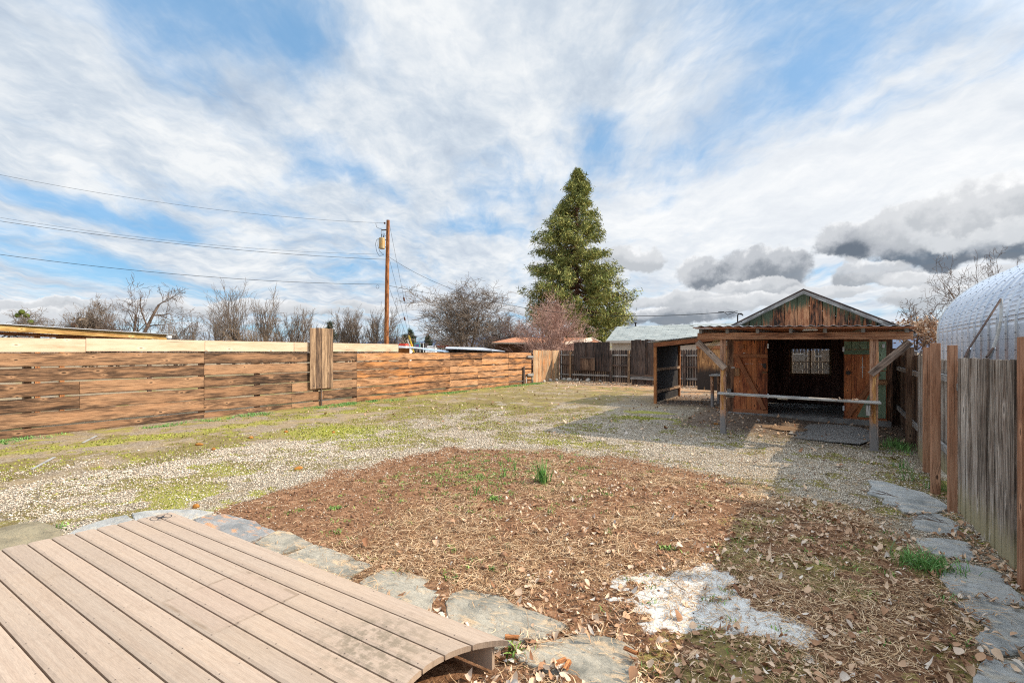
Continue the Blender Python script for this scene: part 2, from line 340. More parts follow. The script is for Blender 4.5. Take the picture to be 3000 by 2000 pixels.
M['wire'] = plain('black_cable', (.018, .018, .02), (.03, .03, .03), 5, .6)
M['transformer'] = plain('rusty_transformer_paint', (.40, .33, .20), (.48, .26, .08), 2.2, .55, .2)
M['porcelain'] = plain('brown_insulator', (.10, .035, .02), (.16, .07, .04), 5, .3)
M['yellow'] = plain('yellow_plastic', (.75, .50, .04), (.8, .56, .06), 5, .5)
M['red_p'] = plain('red_painted_metal', (.62, .06, .04), (.70, .09, .06), 2, .5)
M['teal'] = plain('teal_sign_paint', (.02, .34, .33), (.03, .38, .37), 2, .5)
M['purple'] = plain('purple_lettering', (.22, .06, .30), None, 2, .5)
M['sign_white'] = plain('white_sign_paint', (.78, .78, .78), None, 2, .5)
M['ink'] = plain('black_ink', (.028, .027, .03), (.06, .055, .055), 60, .8)
M['tarp'] = plain('blue_grey_sheet_metal', (.38, .50, .66), (.48, .60, .74), 1.5, .4, .2)
M['beige'] = plain('beige_painted_siding', (.52, .46, .38), (.58, .52, .44), 1.5, .8)
M['cream'] = plain('cream_trim', (.66, .54, .42), (.74, .62, .50), 3, .7)
M['brown_wall'] = plain('brown_house_wall', (.10, .06, .045), (.17, .10, .07), 2, .8)
M['rope'] = plain('yellow_cord', (.50, .38, .18), (.60, .46, .24), 20, .7)
M['deadleaf'] = plain('dry_leaf', (.42, .23, .12), (.62, .42, .28), 14, .8, isl=.6)
M['rock'] = plain('grey_rock', (.24, .21, .18), (.48, .44, .38), 9, .9, bump=.01, isl=.2)
M['moss_clod'] = plain('rusty_moss_clod', (.28, .10, .02), (.42, .20, .04), 30, .95, bump=.01)
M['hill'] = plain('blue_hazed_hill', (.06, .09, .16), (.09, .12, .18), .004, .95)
M['dark_roof'] = plain('dark_roof', (.05, .055, .055), (.09, .09, .09), 3, .9)
M['mat'] = plain('grey_ribbed_mat', (.17, .16, .15), (.30, .29, .27), 5, .95, sca=(1, 14, 1), bump=.004)

def shingles(name, c1, c2, c3, sx=.9, sy=.2):
    m, t, b = newmat(name); uv = t.new('ShaderNodeUVMap').outputs[0]
    br = t.new('ShaderNodeTexBrick'); t.put(br.inputs['Vector'], uv); br.inputs['Scale'].default_value = 1.0
    br.inputs['Brick Width'].default_value = sx; br.inputs['Row Height'].default_value = sy; br.inputs['Mortar Size'].default_value = .012
    t.put(br.inputs['Color1'], c1); t.put(br.inputs['Color2'], c2); t.put(br.inputs['Mortar'], tuple(x*.35 for x in c1))
    c = t.mix(t.mapr(t.noise(t.mapping(uv, sca=(1, 4, 1)), 1.6, 5, .65), .4, .65, 0, .75), br.outputs[0], c3)
    t.put(b.inputs['Base Color'], c); t.put(b.inputs['Normal'], t.bump(br.outputs[1], .02)); return m
M['shingle_grey'] = shingles('grey_green_shingles', (.25, .275, .265), (.36, .385, .365), (.45, .46, .42))
M['shingle_orange'] = shingles('orange_shingles', (.44, .17, .08), (.55, .23, .11), (.48, .24, .14))

def stone_mat(name, c1, c2, c3, amt=.6):
    m, t, b = newmat(name); co = t.new('ShaderNodeTexCoord').outputs['Object']; oi = t.new('ShaderNodeObjectInfo').outputs['Random']
    w = t.math('MULTIPLY', oi, 20.0)
    a = t.noise(co, 3.0, 6, .62, w=w, dist=.8); r = t.noise(t.mapping(co, rot=(0, 0, .5), sca=(1, 2.2, 1)), 5.0, 5, .65, w=t.math('ADD', w, 4.0), dist=.4)
    c1, c2, c3 = [tuple(x*1.18 for x in q) for q in (c1, c2, c3)]; c = t.ramp(a, [(.36, c1), (.5, c2), (.62, tuple(x*1.2 for x in c2))]); c = t.mix(t.mapr(r, .50, .66, 0, amt), c, c3)
    t.put(b.inputs['Base Color'], c); b.inputs['Roughness'].default_value = .62; b.inputs['Specular IOR Level'].default_value = .45
    sp_ = t.noise(co, 40, 4, .7); c = t.mix(1.0, c, t.mix(t.mapr(sp_, .3, .7), (.88, .88, .88), (1.10, 1.10, 1.10)), 'MULTIPLY'); t.put(b.inputs['Base Color'], c); t.put(b.inputs['Normal'], t.bump(t.math('ADD', t.noise(t.mapping(co, rot=(0, 0, .5), sca=(1, 2.4, 1)), 5.0, 8, .68, w=w, dist=.6), t.math('MULTIPLY', sp_, .06)), .035)); return m
M['slate'] = stone_mat('grey_slate', (.155, .145, .115), (.275, .245, .19), (.44, .315, .19), 1.0)
M['slate_rust'] = stone_mat('rusty_slate', (.13, .135, .135), (.21, .205, .195), (.46, .24, .12), 1.0)
M['slate_blue'] = stone_mat('blue_grey_slate', (.17, .175, .165), (.28, .275, .255), (.42, .35, .25), .6)
M['slab_brown'] = stone_mat('brown_stone_slab', (.13, .105, .06), (.20, .165, .10), (.28, .22, .13), .6)

# island-coloured litter materials
def island_mat(name, stops, rough=.85, noise=.25, nscale=30, trans=0.0):
    m, t, b = newmat(name); g = t.new('ShaderNodeNewGeometry'); r = g.outputs['Random Per Island']
    n = t.noise(g.outputs['Position'], nscale, 3, .6)
    c = t.ramp(r, stops); c = t.mix(1.0, c, t.mix(n, (1-noise,)*3, (1+noise,)*3), 'MULTIPLY')
    t.put(b.inputs['Base Color'], c); b.inputs['Roughness'].default_value = rough
    return m
M['leaf_litter'] = island_mat('dry_leaf_litter', [(0, (.20, .09, .045)), (.25, (.40, .22, .12)), (.5, (.54, .36, .23)), (.8, (.62, .45, .31)), (.93, (.48, .41, .35)), (1, (.70, .59, .47))])
M['straw'] = island_mat('dry_straw', [(0, (.13, .065, .03)), (.35, (.32, .18, .085)), (.65, (.54, .35, .19)), (1, (.70, .52, .33))])
M['pebbles'] = island_mat('gravel_stones', [(0, (.16, .13, .10)), (.25, (.34, .285, .215)), (.5, (.54, .465, .36)), (.78, (.67, .59, .47)), (.9, (.46, .30, .19)), (1, (.76, .72, .64))], noise=.1)
M['clods'] = island_mat('soil_clods', [(0, (.12, .058, .030)), (.6, (.24, .122, .066)), (1, (.34, .19, .11))], noise=.2)
M['blade'] = island_mat('green_blades', [(0, (.06, .15, .035)), (.5, (.12, .27, .06)), (1, (.24, .42, .12))], rough=.5)
M['weed'] = island_mat('green_weed_leaves', [(0, (.08, .15, .03)), (.5, (.15, .26, .05)), (1, (.25, .38, .08))], rough=.6)
M['moss'] = island_mat('yellow_green_moss', [(0, (.16, .165, .03)), (.5, (.25, .26, .04)), (1, (.34, .37, .06))], rough=.9)
M['conifer'] = island_mat('conifer_sprays', [(0, (.05, .08, .025)), (.35, (.15, .18, .045)), (.7, (.30, .30, .08)), (1, (.52, .47, .16))], nscale=.5, noise=.4)
M['conifer_far'] = island_mat('far_conifer_sprays', [(0, (.02, .035, .018)), (1, (.05, .07, .03))], nscale=.5)
M['bark_grey'] = plain('grey_brown_bark', (.13, .095, .07), (.24, .19, .15), 2.0, .9)
M['bark_dark'] = plain('dark_bark', (.085, .058, .042), (.18, .13, .10), 2.0, .9)
M['bark_red'] = plain('reddish_twigs', (.34, .19, .145), (.50, .33, .27), 1.0, .9)
M['bark_tan'] = plain('tan_twigs', (.20, .14, .095), (.30, .22, .15), 1.0, .9)
M['bark_con'] = plain('red_brown_bark', (.10, .045, .03), (.17, .085, .055), 2.0, .9)
M['mistletoe'] = plain('mistletoe_clumps', (.05, .07, .01), (.11, .13, .02), 3, .9)

# ------------------------------------------------------------------ numpy noise and polygon masks
NR = np.random.default_rng(11)
def vnoise(x, y, seed):
    g = np.random.default_rng(seed).random((256, 256)); xi = np.floor(x).astype(int); yi = np.floor(y).astype(int)
    fx = x-xi; fy = y-yi; fx = fx*fx*(3-2*fx); fy = fy*fy*(3-2*fy); a = lambda i, j: g[i % 256, j % 256]
    return (a(xi, yi)*(1-fx)+a(xi+1, yi)*fx)*(1-fy)+(a(xi, yi+1)*(1-fx)+a(xi+1, yi+1)*fx)*fy
def fbm(x, y, sc_, seed, oct=4):
    v = 0; a = .5; tot = 0
    for o in range(oct): v = v+a*vnoise(x*sc_+o*17.3, y*sc_+o*9.1, seed+o); tot += a; a *= .55; sc_ *= 2.07
    return v/tot
def sdpoly(x, y, poly):
    """signed distance, positive inside"""
    d = np.full(np.shape(x), 1e9); ins = np.zeros(np.shape(x), bool); n = len(poly)
    for i in range(n):
        ax, ay = poly[i][:2]; bx, by = poly[(i+1) % n][:2]; ex, ey = bx-ax, by-ay
        wx, wy = x-ax, y-ay; h = np.clip((wx*ex+wy*ey)/(ex*ex+ey*ey), 0, 1)
        d = np.minimum(d, (wx-ex*h)**2+(wy-ey*h)**2)
        c = ((ay <= y) & (by > y)) | ((ay > y) & (by <= y)); xs = ax+(y-ay)*(ex)/(ey if abs(ey) > 1e-9 else 1e-9)
        ins ^= c & (x < xs)
    d = np.sqrt(d); return np.where(ins, d, -d)
def gpoly(pts): return [tuple(G(*p))[:2] for p in pts]
BED = gpoly([(520,1545),(640,1490),(800,1450),(950,1400),(1150,1350),(1330,1310),(1600,1320),(1850,1352),(2080,1400),(2250,1445),(2450,1470),(2600,1520),(2720,1640),(2800,1760),(2900,1900)]) + [(1.2, .5), (-2.4, .5), (-2.6, 2.2), (-4, 2.3)]
SAND = gpoly([(1800,1745),(1835,1680),(1960,1657),(2100,1668),(2170,1705),(2220,1760),(2330,1790),(2430,1830),(2450,1875),(2390,1925),(2290,1900),(2180,1845),(2060,1832),(1960,1828),(1880,1780)])
def zones(x, y):
    nA = fbm(x, y, .55, 3); nB = fbm(x, y, 1.7, 21); nC = fbm(x, y, 4.5, 33); nD = fbm(x*.35, y*.16, 1.0, 44)
    bed = ss(-.42, .30, sdpoly(x, y, BED)+(nB-.5)*.9+(nC-.5)*.6)
    nE = fbm(x, y, 11.0, 55, 3); sand = ss(-.05+.10*ss(-.9, -.3, x), .13+.14*ss(-.9, -.3, x), sdpoly(x, y, SAND)+(nB-.5)*.35+(nC-.5)*.55+(nE-.5)*.42+.05)*(.82+.36*nC)
    edge = -9.5+(nA-.5)*2.0
    near = ss(edge-.35, edge+.35, x)*ss(11.8, 9.6, y+(nA-.5)*4)            # broad gravel band
    mid = ss(-7.6, -6.6, x+(nA-.5)*2)*ss(20, 15, y+(nB-.5)*4)
    strip = ss(.52, .60, nD+.16*np.exp(-((y-19.6-(x+9)*.05)/.7)**2)+.10*np.exp(-((y-14.5)/.9)**2))*ss(-12, -9.5, x)
    far = ss(22, 24, y)
    thin = ss(.36, .56, .6*nC+.4*nB+.16*np.exp(-((x+7.8)/2.2)**2*1.0)*ss(9, 6, y))
    gravel = np.clip(np.maximum(near*(.45+.55*thin), np.maximum(mid*(.35+.6*thin), strip*.8)), 0, 1)*(1-far)*(1-bed)
    # moss
    m1 = np.exp(-((x+12.15+(nA-.5)*.6)/.42)**2)*ss(14, 9, y)+np.exp(-((x+13.9)/.45)**2)*.7
    m2 = np.exp(-((x+10.2)/.7)**2)*ss(20, 12, y)*.9
    field = ss(8.6, 11.5, y+(nA-.5)*3)*ss(-5.4, -6.8, x)*ss(26.5, 23.5, y)
    m3 = field*.80
    m4 = ss(.50, .60, .6*nB+.4*nC+.06*ss(-10, -8, x)*ss(-4, -7, x))*(.72+.25*ss(5, 9, y))*(1-bed)*ss(16, 12, y)
    pa = np.exp(-(((x+8.9)/1.5)**2+((y-7.2)/1.1)**2))*1.1                     # bright moss island left of centre
    pb = np.exp(-(((x+6.4)/1.3)**2+((y-2.9)/.45)**2))*1.1+np.exp(-(((x+8.0)/1.0)**2+((y-3.9)/.3)**2))*.8+np.exp(-(((x+4.4)/1.0)**2+((y-8.8)/.35)**2))*.8+np.exp(-(((x+6.3)/.55)**2+((y-3.5)/.2)**2))*.9
    pc = (np.exp(-(((x+4.3)/1.1)**2+((y-14.6)/.35)**2))+np.exp(-(((x+4.0)/1.1)**2+((y-13.4)/.3)**2))+np.exp(-(((x+2.7)/.4)**2+((y-12.3)/.4)**2)))*1.3
    pd = np.exp(-(((x-1.0)/.7)**2+((y-9.0)/1.6)**2))*.8+np.exp(-(((x-1.15)/.3)**2+((y-5.3)/2.4)**2))*.8
    pe = ss(-2.2, -.3, x)*bed*ss(.46, .60, nB)*1.1
    moss = np.clip(m1+m2+m3+pa+pb+pc+m4+pd+pe, 0, 1.3)
    moss = np.clip(moss*ss(.30, .62, .5*nB+.5*nC+.10*(moss-.5)), 0, 1)*(1-sand)
    moss = np.where(bed > .5, moss*ss(-1.8, -.4, x), moss)
    porch = ss(-3.6, -2.7, x)*ss(11.9, 12.6, y+(nB-.5)*1.2)+ss(-5.2, -4.8, x)*ss(16.6, 17.6, y+(nB-.5))*ss(22.5, 21.0, y)
    porch = np.clip(porch, 0, 1); gravel = gravel*(1-porch*.85); moss = moss*(1-porch*.6)
    orange = ss(19.5, 23.5, y+(nA-.5)*5)*ss(-13.5, -9.5, x)
    bright = pa+pb+pc+m1*.6+ss(.6, .72, nC)*.5
    return gravel, bed, moss, sand, porch, orange, np.clip(bright, 0, 1)
def relief(x, y):
    n = (fbm(x, y, .8, 5)-.5)*.03; bed = ss(-.2, .3, sdpoly(x, y, BED))
    n = n+bed*((fbm(x, y, 3.5, 61)-.5)*.065+(fbm(x, y, 11, 71, 3)-.5)*.018)
    deck = ((x > -5.9) & (x < -1.55) & (y < 2.45))
    return np.where(deck, -.02, n*ss(60, 30, np.abs(y))*ss(60, 30, np.abs(x)))
def gh(x, y): return float(gz(x, y)+relief(np.array([x]), np.array([y]))[0])

# ground: one sheet to the horizon, finer where it is near
def axis(a, b, step, far):
    core = np.arange(a, b, step); o = []; d = step; v = b
    while v < far: o.append(v); d *= 1.35; v += d
    o2 = []; d = step; v = a-step
    while v > -far: o2.append(v); d *= 1.35; v -= d
    return np.concatenate([np.array(o2[::-1]), core, np.array(o)])
xs = axis(-15.2, 2.2, .05, 9000); ys = axis(-.5, 29, .05, 9000)
X, Y = np.meshgrid(xs, ys, indexing='ij'); Z = gz(X, Y)+relief(X, Y)
nx, ny = X.shape; idx = np.arange(nx*ny).reshape(nx, ny)
quads = np.stack([idx[:-1, :-1], idx[1:, :-1], idx[1:, 1:], idx[:-1, 1:]], -1).reshape(-1, 4)
m, t, b = newmat('yard_ground')
a1 = t.new('ShaderNodeAttribute', attribute_name='zone_a'); a2 = t.new('ShaderNodeAttribute', attribute_name='zone_b')
def rgb(n): q = t.new('ShaderNodeSeparateColor'); t.put(q.inputs[0], n.outputs[0]); return q.outputs
A_, B_ = rgb(a1), rgb(a2); gv, bedv, mossv, sandv = A_[0], A_[1], A_[2], a1.outputs['Alpha']; por, ora, bri = B_[0], B_[1], B_[2]
pos = t.new('ShaderNodeNewGeometry').outputs['Position']
nf = t.noise(pos, 38, 5, .65); nm = t.noise(pos, 9, 5, .6); nl = t.noise(pos, 1.6, 4, .6); ng = t.noise(pos, 120, 3, .6)
# compacted drive surface: stony grit in grey brown
vg = t.new('ShaderNodeTexVoronoi'); t.put(vg.inputs['Vector'], t.vmath('ADD', pos, t.vmath('SCALE', t.noise(pos, 30, 2, .5, out=1), scale=.02))); vg.inputs['Scale'].default_value = 60
vs_ = t.new('ShaderNodeSeparateColor'); t.put(vs_.inputs[0], vg.outputs['Color'])
grit = t.ramp(t.math('ADD', t.math('MULTIPLY', nf, .7), t.math('MULTIPLY', vs_.outputs[1], .3)), [(.32, (.095, .068, .042)), (.48, (.20, .148, .096)), (.62, (.40, .325, .235))])
dry = t.ramp(nm, [(.34, (.19, .125, .06)), (.5, (.30, .215, .11)), (.64, (.40, .30, .16))])
base = t.mix(t.mapr(t.math('ADD', nl, t.math('MULTIPLY', bri, .05)), .42, .60, 0, .65), grit, dry)
soil = t.ramp(t.math('ADD', t.math('MULTIPLY', nf, .5), t.math('MULTIPLY', nm, .5)), [(.36, (.075, .037, .019)), (.5, (.20, .10, .05)), (.64, (.35, .20, .115))])
orgs = t.ramp(nm, [(.34, (.30, .15, .07)), (.52, (.44, .25, .13)), (.68, (.55, .36, .22))])
base = t.mix(t.math('MULTIPLY', ora, t.mapr(nl, .40, .56)), base, orgs)
pors = t.ramp(t.math('ADD', t.math('MULTIPLY', nf, .5), t.math('MULTIPLY', nm, .5)), [(.36, (.07, .048, .034)), (.52, (.18, .13, .095)), (.68, (.34, .26, .20))])
base = t.mix(por, base, pors)
stones = t.ramp(vs_.outputs[0], [(0, (.12, .09, .06)), (.25, (.30, .24, .165)), (.6, (.50, .42, .31)), (1, (.74, .66, .53))])
stones = t.mix(t.mapr(t.math('ADD', t.math('MULTIPLY', nl, .5), t.math('MULTIPLY', nm, .5)), .45, .62, 0, .6), stones, (.27, .20, .13)); stones = t.mix(t.mapr(vg.outputs['Distance'], .45, .75), stones, (.09, .065, .045))
gn = t.math('ADD', gv, t.math('MULTIPLY', t.math('SUBTRACT', t.math('ADD', t.math('MULTIPLY', nm, .5), t.math('MULTIPLY', nf, .5)), .5), 1.7))
base = t.mix(t.mapr(gn, .38, .62), base, stones)
bn = t.math('ADD', bedv, t.math('MULTIPLY', t.math('SUBTRACT', t.math('ADD', t.math('MULTIPLY', nf, .6), t.math('MULTIPLY', nm, .4)), .5), 2.4))
base = t.mix(t.mapr(bn, .35, .65), base, soil)
mcol = t.ramp(t.math('ADD', t.math('MULTIPLY', nf, .6), t.math('MULTIPLY', bri, .35)), [(.28, (.16, .115, .045)), (.45, (.26, .215, .06)), (.66, (.31, .295, .055)), (.85, (.31, .37, .05))])
mn = t.math('ADD', mossv, t.math('MULTIPLY', t.math('SUBTRACT', t.math('ADD', t.math('MULTIPLY', nm, .45), t.math('MULTIPLY', nf, .55)), .5), 2.2))
base = t.mix(t.mapr(mn, .38, .72, 0, .9), base, mcol)
sn = t.math('ADD', sandv, t.math('MULTIPLY', t.math('SUBTRACT', nf, .5), .7))
sandc = t.mix(t.mapr(ng, .4, .62), (.50, .47, .42), (.68, .65, .60))
base = t.mix(t.mapr(sn, .42, .62), base, sandc)
t.put(b.inputs['Base Color'], base); b.inputs['Roughness'].default_value = .95; b.inputs['Specular IOR Level'].default_value = .15
hh = t.math('ADD', t.math('MULTIPLY', nf, .6), t.math('ADD', t.math('MULTIPLY', ng, .25), t.math('MULTIPLY', t.math('MULTIPLY', vg.outputs['Distance'], -1.0), t.math('ADD', t.math('MULTIPLY', gv, .8), .15))))
t.put(b.inputs['Normal'], t.bump(hh, .022, .9)); M['ground'] = m
ground = mkobj('ground', np.stack([X, Y, Z], -1).reshape(-1, 3), quads, m, smooth=True); tag(ground, 'yard ground of gravel, moss, soil and packed drive', None, kind='structure')
zn = zones(X.ravel(), Y.ravel()); near_ = (np.abs(X.ravel()) < 40) & (np.abs(Y.ravel()) < 60)
for nm_, ch in (('zone_a', (zn[0], zn[1], zn[2], zn[3])), ('zone_b', (zn[4], zn[5], zn[6], np.ones_like(zn[0])))):
    ca = ground.data.color_attributes.new(nm_, 'FLOAT_COLOR', 'POINT'); ca.data.foreach_set('color', np.where(near_[:, None], np.stack(ch, -1), 0).astype(np.float32).ravel())

# ------------------------------------------------------------------ flagstones
STONES = {
 'deck': [
  ([(387,1502),(425,1495),(513,1490),(575,1491),(628,1497),(559,1520),(480,1560),(400,1550)], 'slate_blue', 'blue-grey slate slab behind the compass mark at the deck corner'),
  ([(201,1562),(230,1544),(275,1529),(321,1516),(371,1506),(390,1518),(330,1570),(220,1590)], 'slate_blue', 'narrow dark slate slab showing behind the deck end beside the moss'),
  ([(-80,1570),(0,1545),(70,1528),(115,1525),(153,1537),(188,1558),(150,1600),(60,1640),(-80,1660)], 'slab_brown', 'brown rough stone slab behind the left end of the deck'),
  ([(566,1520),(610,1508),(658,1504),(700,1514),(750,1525),(765,1541),(796,1548),(807,1554),(731,1585),(690,1590),(610,1555)], 'slate_rust', 'dark slate flagstone with rusty orange blotches beside the deck'),
  ([(746,1587),(780,1569),(815,1551),(853,1557),(872,1568),(918,1591),(905,1598),(819,1620),(790,1625)], 'slate', 'small grey-green flagstone, second after the rusty one along the deck'),
  ([(830,1626),(922,1593),(960,1603),(1029,1626),(1040,1638),(1098,1652),(1060,1668),(1029,1683),(1020,1700),(930,1690)], 'slate', 'long grey flagstone with dry twigs over its right tip beside the deck'),
  ([(1052,1704),(1085,1683),(1121,1668),(1148,1664),(1165,1674),(1197,1675),(1255,1691),(1289,1710),(1291,1733),(1266,1767),(1262,1792),(1180,1790)], 'slate', 'rippled grey flagstone just left of the cracked one by the deck'),
  ([(1304,1763),(1320,1737),(1370,1721),(1400,1732),(1446,1740),(1469,1742),(1507,1767),(1560,1786),(1614,1806),(1668,1832),(1614,1859),(1545,1874),(1457,1897),(1400,1900),(1310,1800)], 'slate', 'large pointed grey flagstone touching the front corner of the deck'),
  ([(1507,1913),(1553,1888),(1620,1873),(1706,1853),(1760,1859),(1821,1872),(1859,1897),(1872,1930),(1867,1965),(1885,2020),(1880,2080),(1700,2070),(1645,1980),(1591,1962),(1522,1932)], 'slate', 'large pale flagstone with curled orange bark, nearest the bottom edge')],
 'fence': [
  ([(2541,1404),(2584,1407),(2646,1425),(2713,1443),(2754,1465),(2785,1483),(2736,1503),(2646,1498),(2629,1479),(2584,1470),(2593,1458),(2541,1443),(2555,1423)], 'slate_blue', 'farthest flagstone of the fence path, with twigs lying on it'),
  ([(2673,1512),(2700,1505),(2749,1504),(2794,1523),(2812,1541),(2798,1568),(2736,1559),(2673,1543)], 'slate_blue', 'small flagstone of the fence path between the twiggy one and the leaf-strewn one'),
  ([(2682,1574),(2740,1573),(2794,1579),(2843,1588),(2847,1612),(2858,1635),(2843,1641),(2780,1632),(2700,1606)], 'slate_blue', 'flagstone of the fence path just behind the big green grass tuft'),
  ([(2750,1690),(2785,1648),(2825,1646),(2896,1662),(2937,1679),(2972,1724),(3030,1765),(3020,1775),(2900,1762),(2803,1747),(2775,1717)], 'slate_blue', 'wide flagstone in front of the big green grass tuft'),
  ([(2794,1762),(2847,1753),(2950,1772),(3060,1797),(3120,1900),(3060,1925),(2985,1912),(2914,1917),(2870,1885),(2856,1862),(2892,1836),(2825,1787)], 'slate_blue', 'widest flagstone of the fence path, second from the bottom edge'),
  ([(2861,1968),(2870,1940),(2890,1925),(2960,1932),(3080,1950),(3150,2100),(2850,2120),(2840,2010)], 'slate_blue', 'darkest blue flagstone at the bottom right corner')]}
STONE_POLYS = []
for grp, lst in STONES.items():
    for pts, mt, lab in lst:
        zt = .016; P3 = [G(px, py, zt+(gz(*tuple(G(px, py))[:2]))) for px, py in pts]; n = len(P3); out = []
        for i in range(n):                                   # chip the outline
            a, c = P3[i], P3[(i+1) % n]; L = (c-a).length; k = max(1, int(L/.05))
            for j in range(k):
                p = a.lerp(c, j/k); jit = min(.008, L*.05) if j else 0
                out.append(Vector((p.x+RND.uniform(-jit, jit), p.y+RND.uniform(-jit, jit), p.z)))
        STONE_POLYS.append([tuple(p)[:2] for p in out])
        mb = MB(); mb.slab([p-Vector((0, 0, .06)) for p in out], (0, 0, .06))
        thing_mesh('flagstone', mb, M[mt], lab, 'flagstone', 'flagstones laid along the deck' if grp == 'deck' else 'flagstone path along the right fence', bevel=.006)

# ------------------------------------------------------------------ deck
mdk, t, b = newmat('composite_decking')
pos = t.new('ShaderNodeNewGeometry').outputs['Position']; rnd = t.new('ShaderNodeObjectInfo').outputs['Random']; s = sep(t, pos)
g = t.noise(t.mapping(pos, sca=(1.2, 60, 1)), 1.0, 4, .6, w=t.math('MULTIPLY', rnd, 9)); l = t.noise(pos, 1.5, 5, .6); sp = t.noise(pos, 160, 2, .5)
c = t.mix(t.mapr(g, .3, .7), (.35, .262, .195), (.40, .312, .238)); c = t.mix(t.mapr(l, .42, .66, 0, .28), c, (.42, .31, .215))
c = t.mix(1.0, c, t.mix(rnd, (.90, .90, .90), (1.07, 1.05, 1.04)), 'MULTIPLY'); c = t.mix(1.0, c, t.mix(sp, (.9, .9, .9), (1.08, 1.08, 1.08)), 'MULTIPLY')
dx = t.math('ABSOLUTE', t.math('ADD', s[0], 3.33)); dy = t.math('ABSOLUTE', t.math('SUBTRACT', s[1], 1.72))
bx = t.math('MAXIMUM', t.math('SUBTRACT', dx, .33), t.math('SUBTRACT', dy, .27))           # outline left by a box that stood here
c = t.mix(t.mapr(bx, .0, -.03, 0, .35), c, (.37, .265, .20)); ring = t.mapr(t.math('ABSOLUTE', bx), .022, .0)
c = t.mix(t.math('MULTIPLY', ring, t.mapr(t.noise(pos, 5, 4, .6), .4, .6, .15, .65)), c, (.20, .135, .085))
md = t.vmath('DISTANCE', t.mapping(pos, sca=(1, 1.35, 0)), (-2.12, 1.88*1.35, 0), out=1)
mold = t.math('MULTIPLY', t.mapr(md, .55, .1), t.mapr(t.noise(pos, 16, 6, .7), .42, .60)); c = t.mix(t.math('MULTIPLY', mold, .62), c, (.13, .105, .065))
# screw heads on the joist lines, two across each board
fx = t.math('ABSOLUTE', t.math('SUBTRACT', t.math('FRACT', t.math('DIVIDE', t.math('ADD', s[0], 10.0), .40)), .5))
fy = t.math('FRACT', t.math('DIVIDE', t.math('SUBTRACT', 2.325, s[1]), .1525)); fy = t.math('ABSOLUTE', t.math('SUBTRACT', t.math('ABSOLUTE', t.math('SUBTRACT', fy, .5)), .33))
sr = t.math('SQRT', t.math('ADD', t.math('POWER', t.math('MULTIPLY', fx, .40), 2.0), t.math('POWER', t.math('MULTIPLY', fy, .1525), 2.0)))
dirt = t.mapr(t.noise(pos, 7, 7, .75), .52, .72, 0, .30); c = t.mix(dirt, c, (.24, .17, .115)); fine = t.noise(t.mapping(pos, sca=(14, 220, 1)), 1.0, 3, .7); c = t.mix(1.0, c, t.mix(t.mapr(fine, .35, .65), (.90, .90, .90), (1.08, 1.08, 1.08)), 'MULTIPLY')
c = t.mix(t.mapr(sr, .0055, .0036, 0, .8), c, (.10, .07, .055))
t.put(b.inputs['Base Color'], c); b.inputs['Roughness'].default_value = .7; t.put(b.inputs['Normal'], t.bump(t.math('ADD', g, t.math('MULTIPLY', sp, .4)), .0012)); M['deck'] = mdk
deck = empty('deck', (-3.6, 1.2, 0), 'low beige composite plank deck with an arc cut from its right end', 'deck')
DZ = .18; ty, pitch, bw = 2.325, .1525, .1415
def arcx(y): return -1.2-math.sqrt(max(.0, .55**2-(y-1.87)**2)) if y > 1.75 else -1.738+(1.75-y)*-.02
for i in range(20):
    y1 = ty-i*pitch; y0 = y1-bw; N = 8; mbv = []; mbf = []; uvl = []
    for j in range(N+1):
        y = y0+(y1-y0)*j/N; xl = -5.66-(2.35-y)*.115; xr = arcx(y); e = min(j, N-j); dz = -.006 if e == 0 else 0
        mbv += [(xl, y, DZ+dz), (xr, y, DZ+dz), (xl, y, DZ-.034), (xr, y, DZ-.034)]
    for j in range(N):
        a, d = 4*j, 4*j+4
        mbf += [(a, a+1, d+1, d), (a+2, d+2, d+3, a+3), (a+1, a+3, d+3, d+1), (a, d, d+2, a+2)]
    mbf += [(0, 2, 3, 1), (4*N, 4*N+1, 4*N+3, 4*N+2)]
    mkobj('board', mbv, mbf, M['deck'], deck)
mb = MB(); mb.box(-5.62, -1.585, 2.275, 2.30, .005, .152); mb.build('fascia', M['deck'], deck)
mb = MB(); mb.prism((-5.70, 2.27, .005), (-.32, -3.0, 0), (.0, 0, .145), (-.03, .003, 0)); mb.build('fascia', M['deck'], deck)
mb = MB()
for k in range(10): mb.box(-5.55+k*.4-.02, -5.55+k*.4+.02, -.6, 2.272, .0, .152)
mb.build('joist_frame', M['dark_board'], deck)
mb = MB(); cx, cy, z = -5.56, 2.185, DZ+.0012
def ringm(r0, r1, a0=0, a1=6.2832, n=40):
    for i in range(n):
        a, c_ = a0+(a1-a0)*i/n, a0+(a1-a0)*(i+1)/n
        if abs((cy+r0*math.sin((a+c_)/2))-(ty-pitch+.004)) < .0055: continue
        mb.poly([(cx+r0*math.cos(a), cy+r0*math.sin(a), z), (cx+r1*math.cos(a), cy+r1*math.sin(a), z), (cx+r1*math.cos(c_), cy+r1*math.sin(c_), z), (cx+r0*math.cos(c_), cy+r0*math.sin(c_), z)])
ringm(.084, .092)
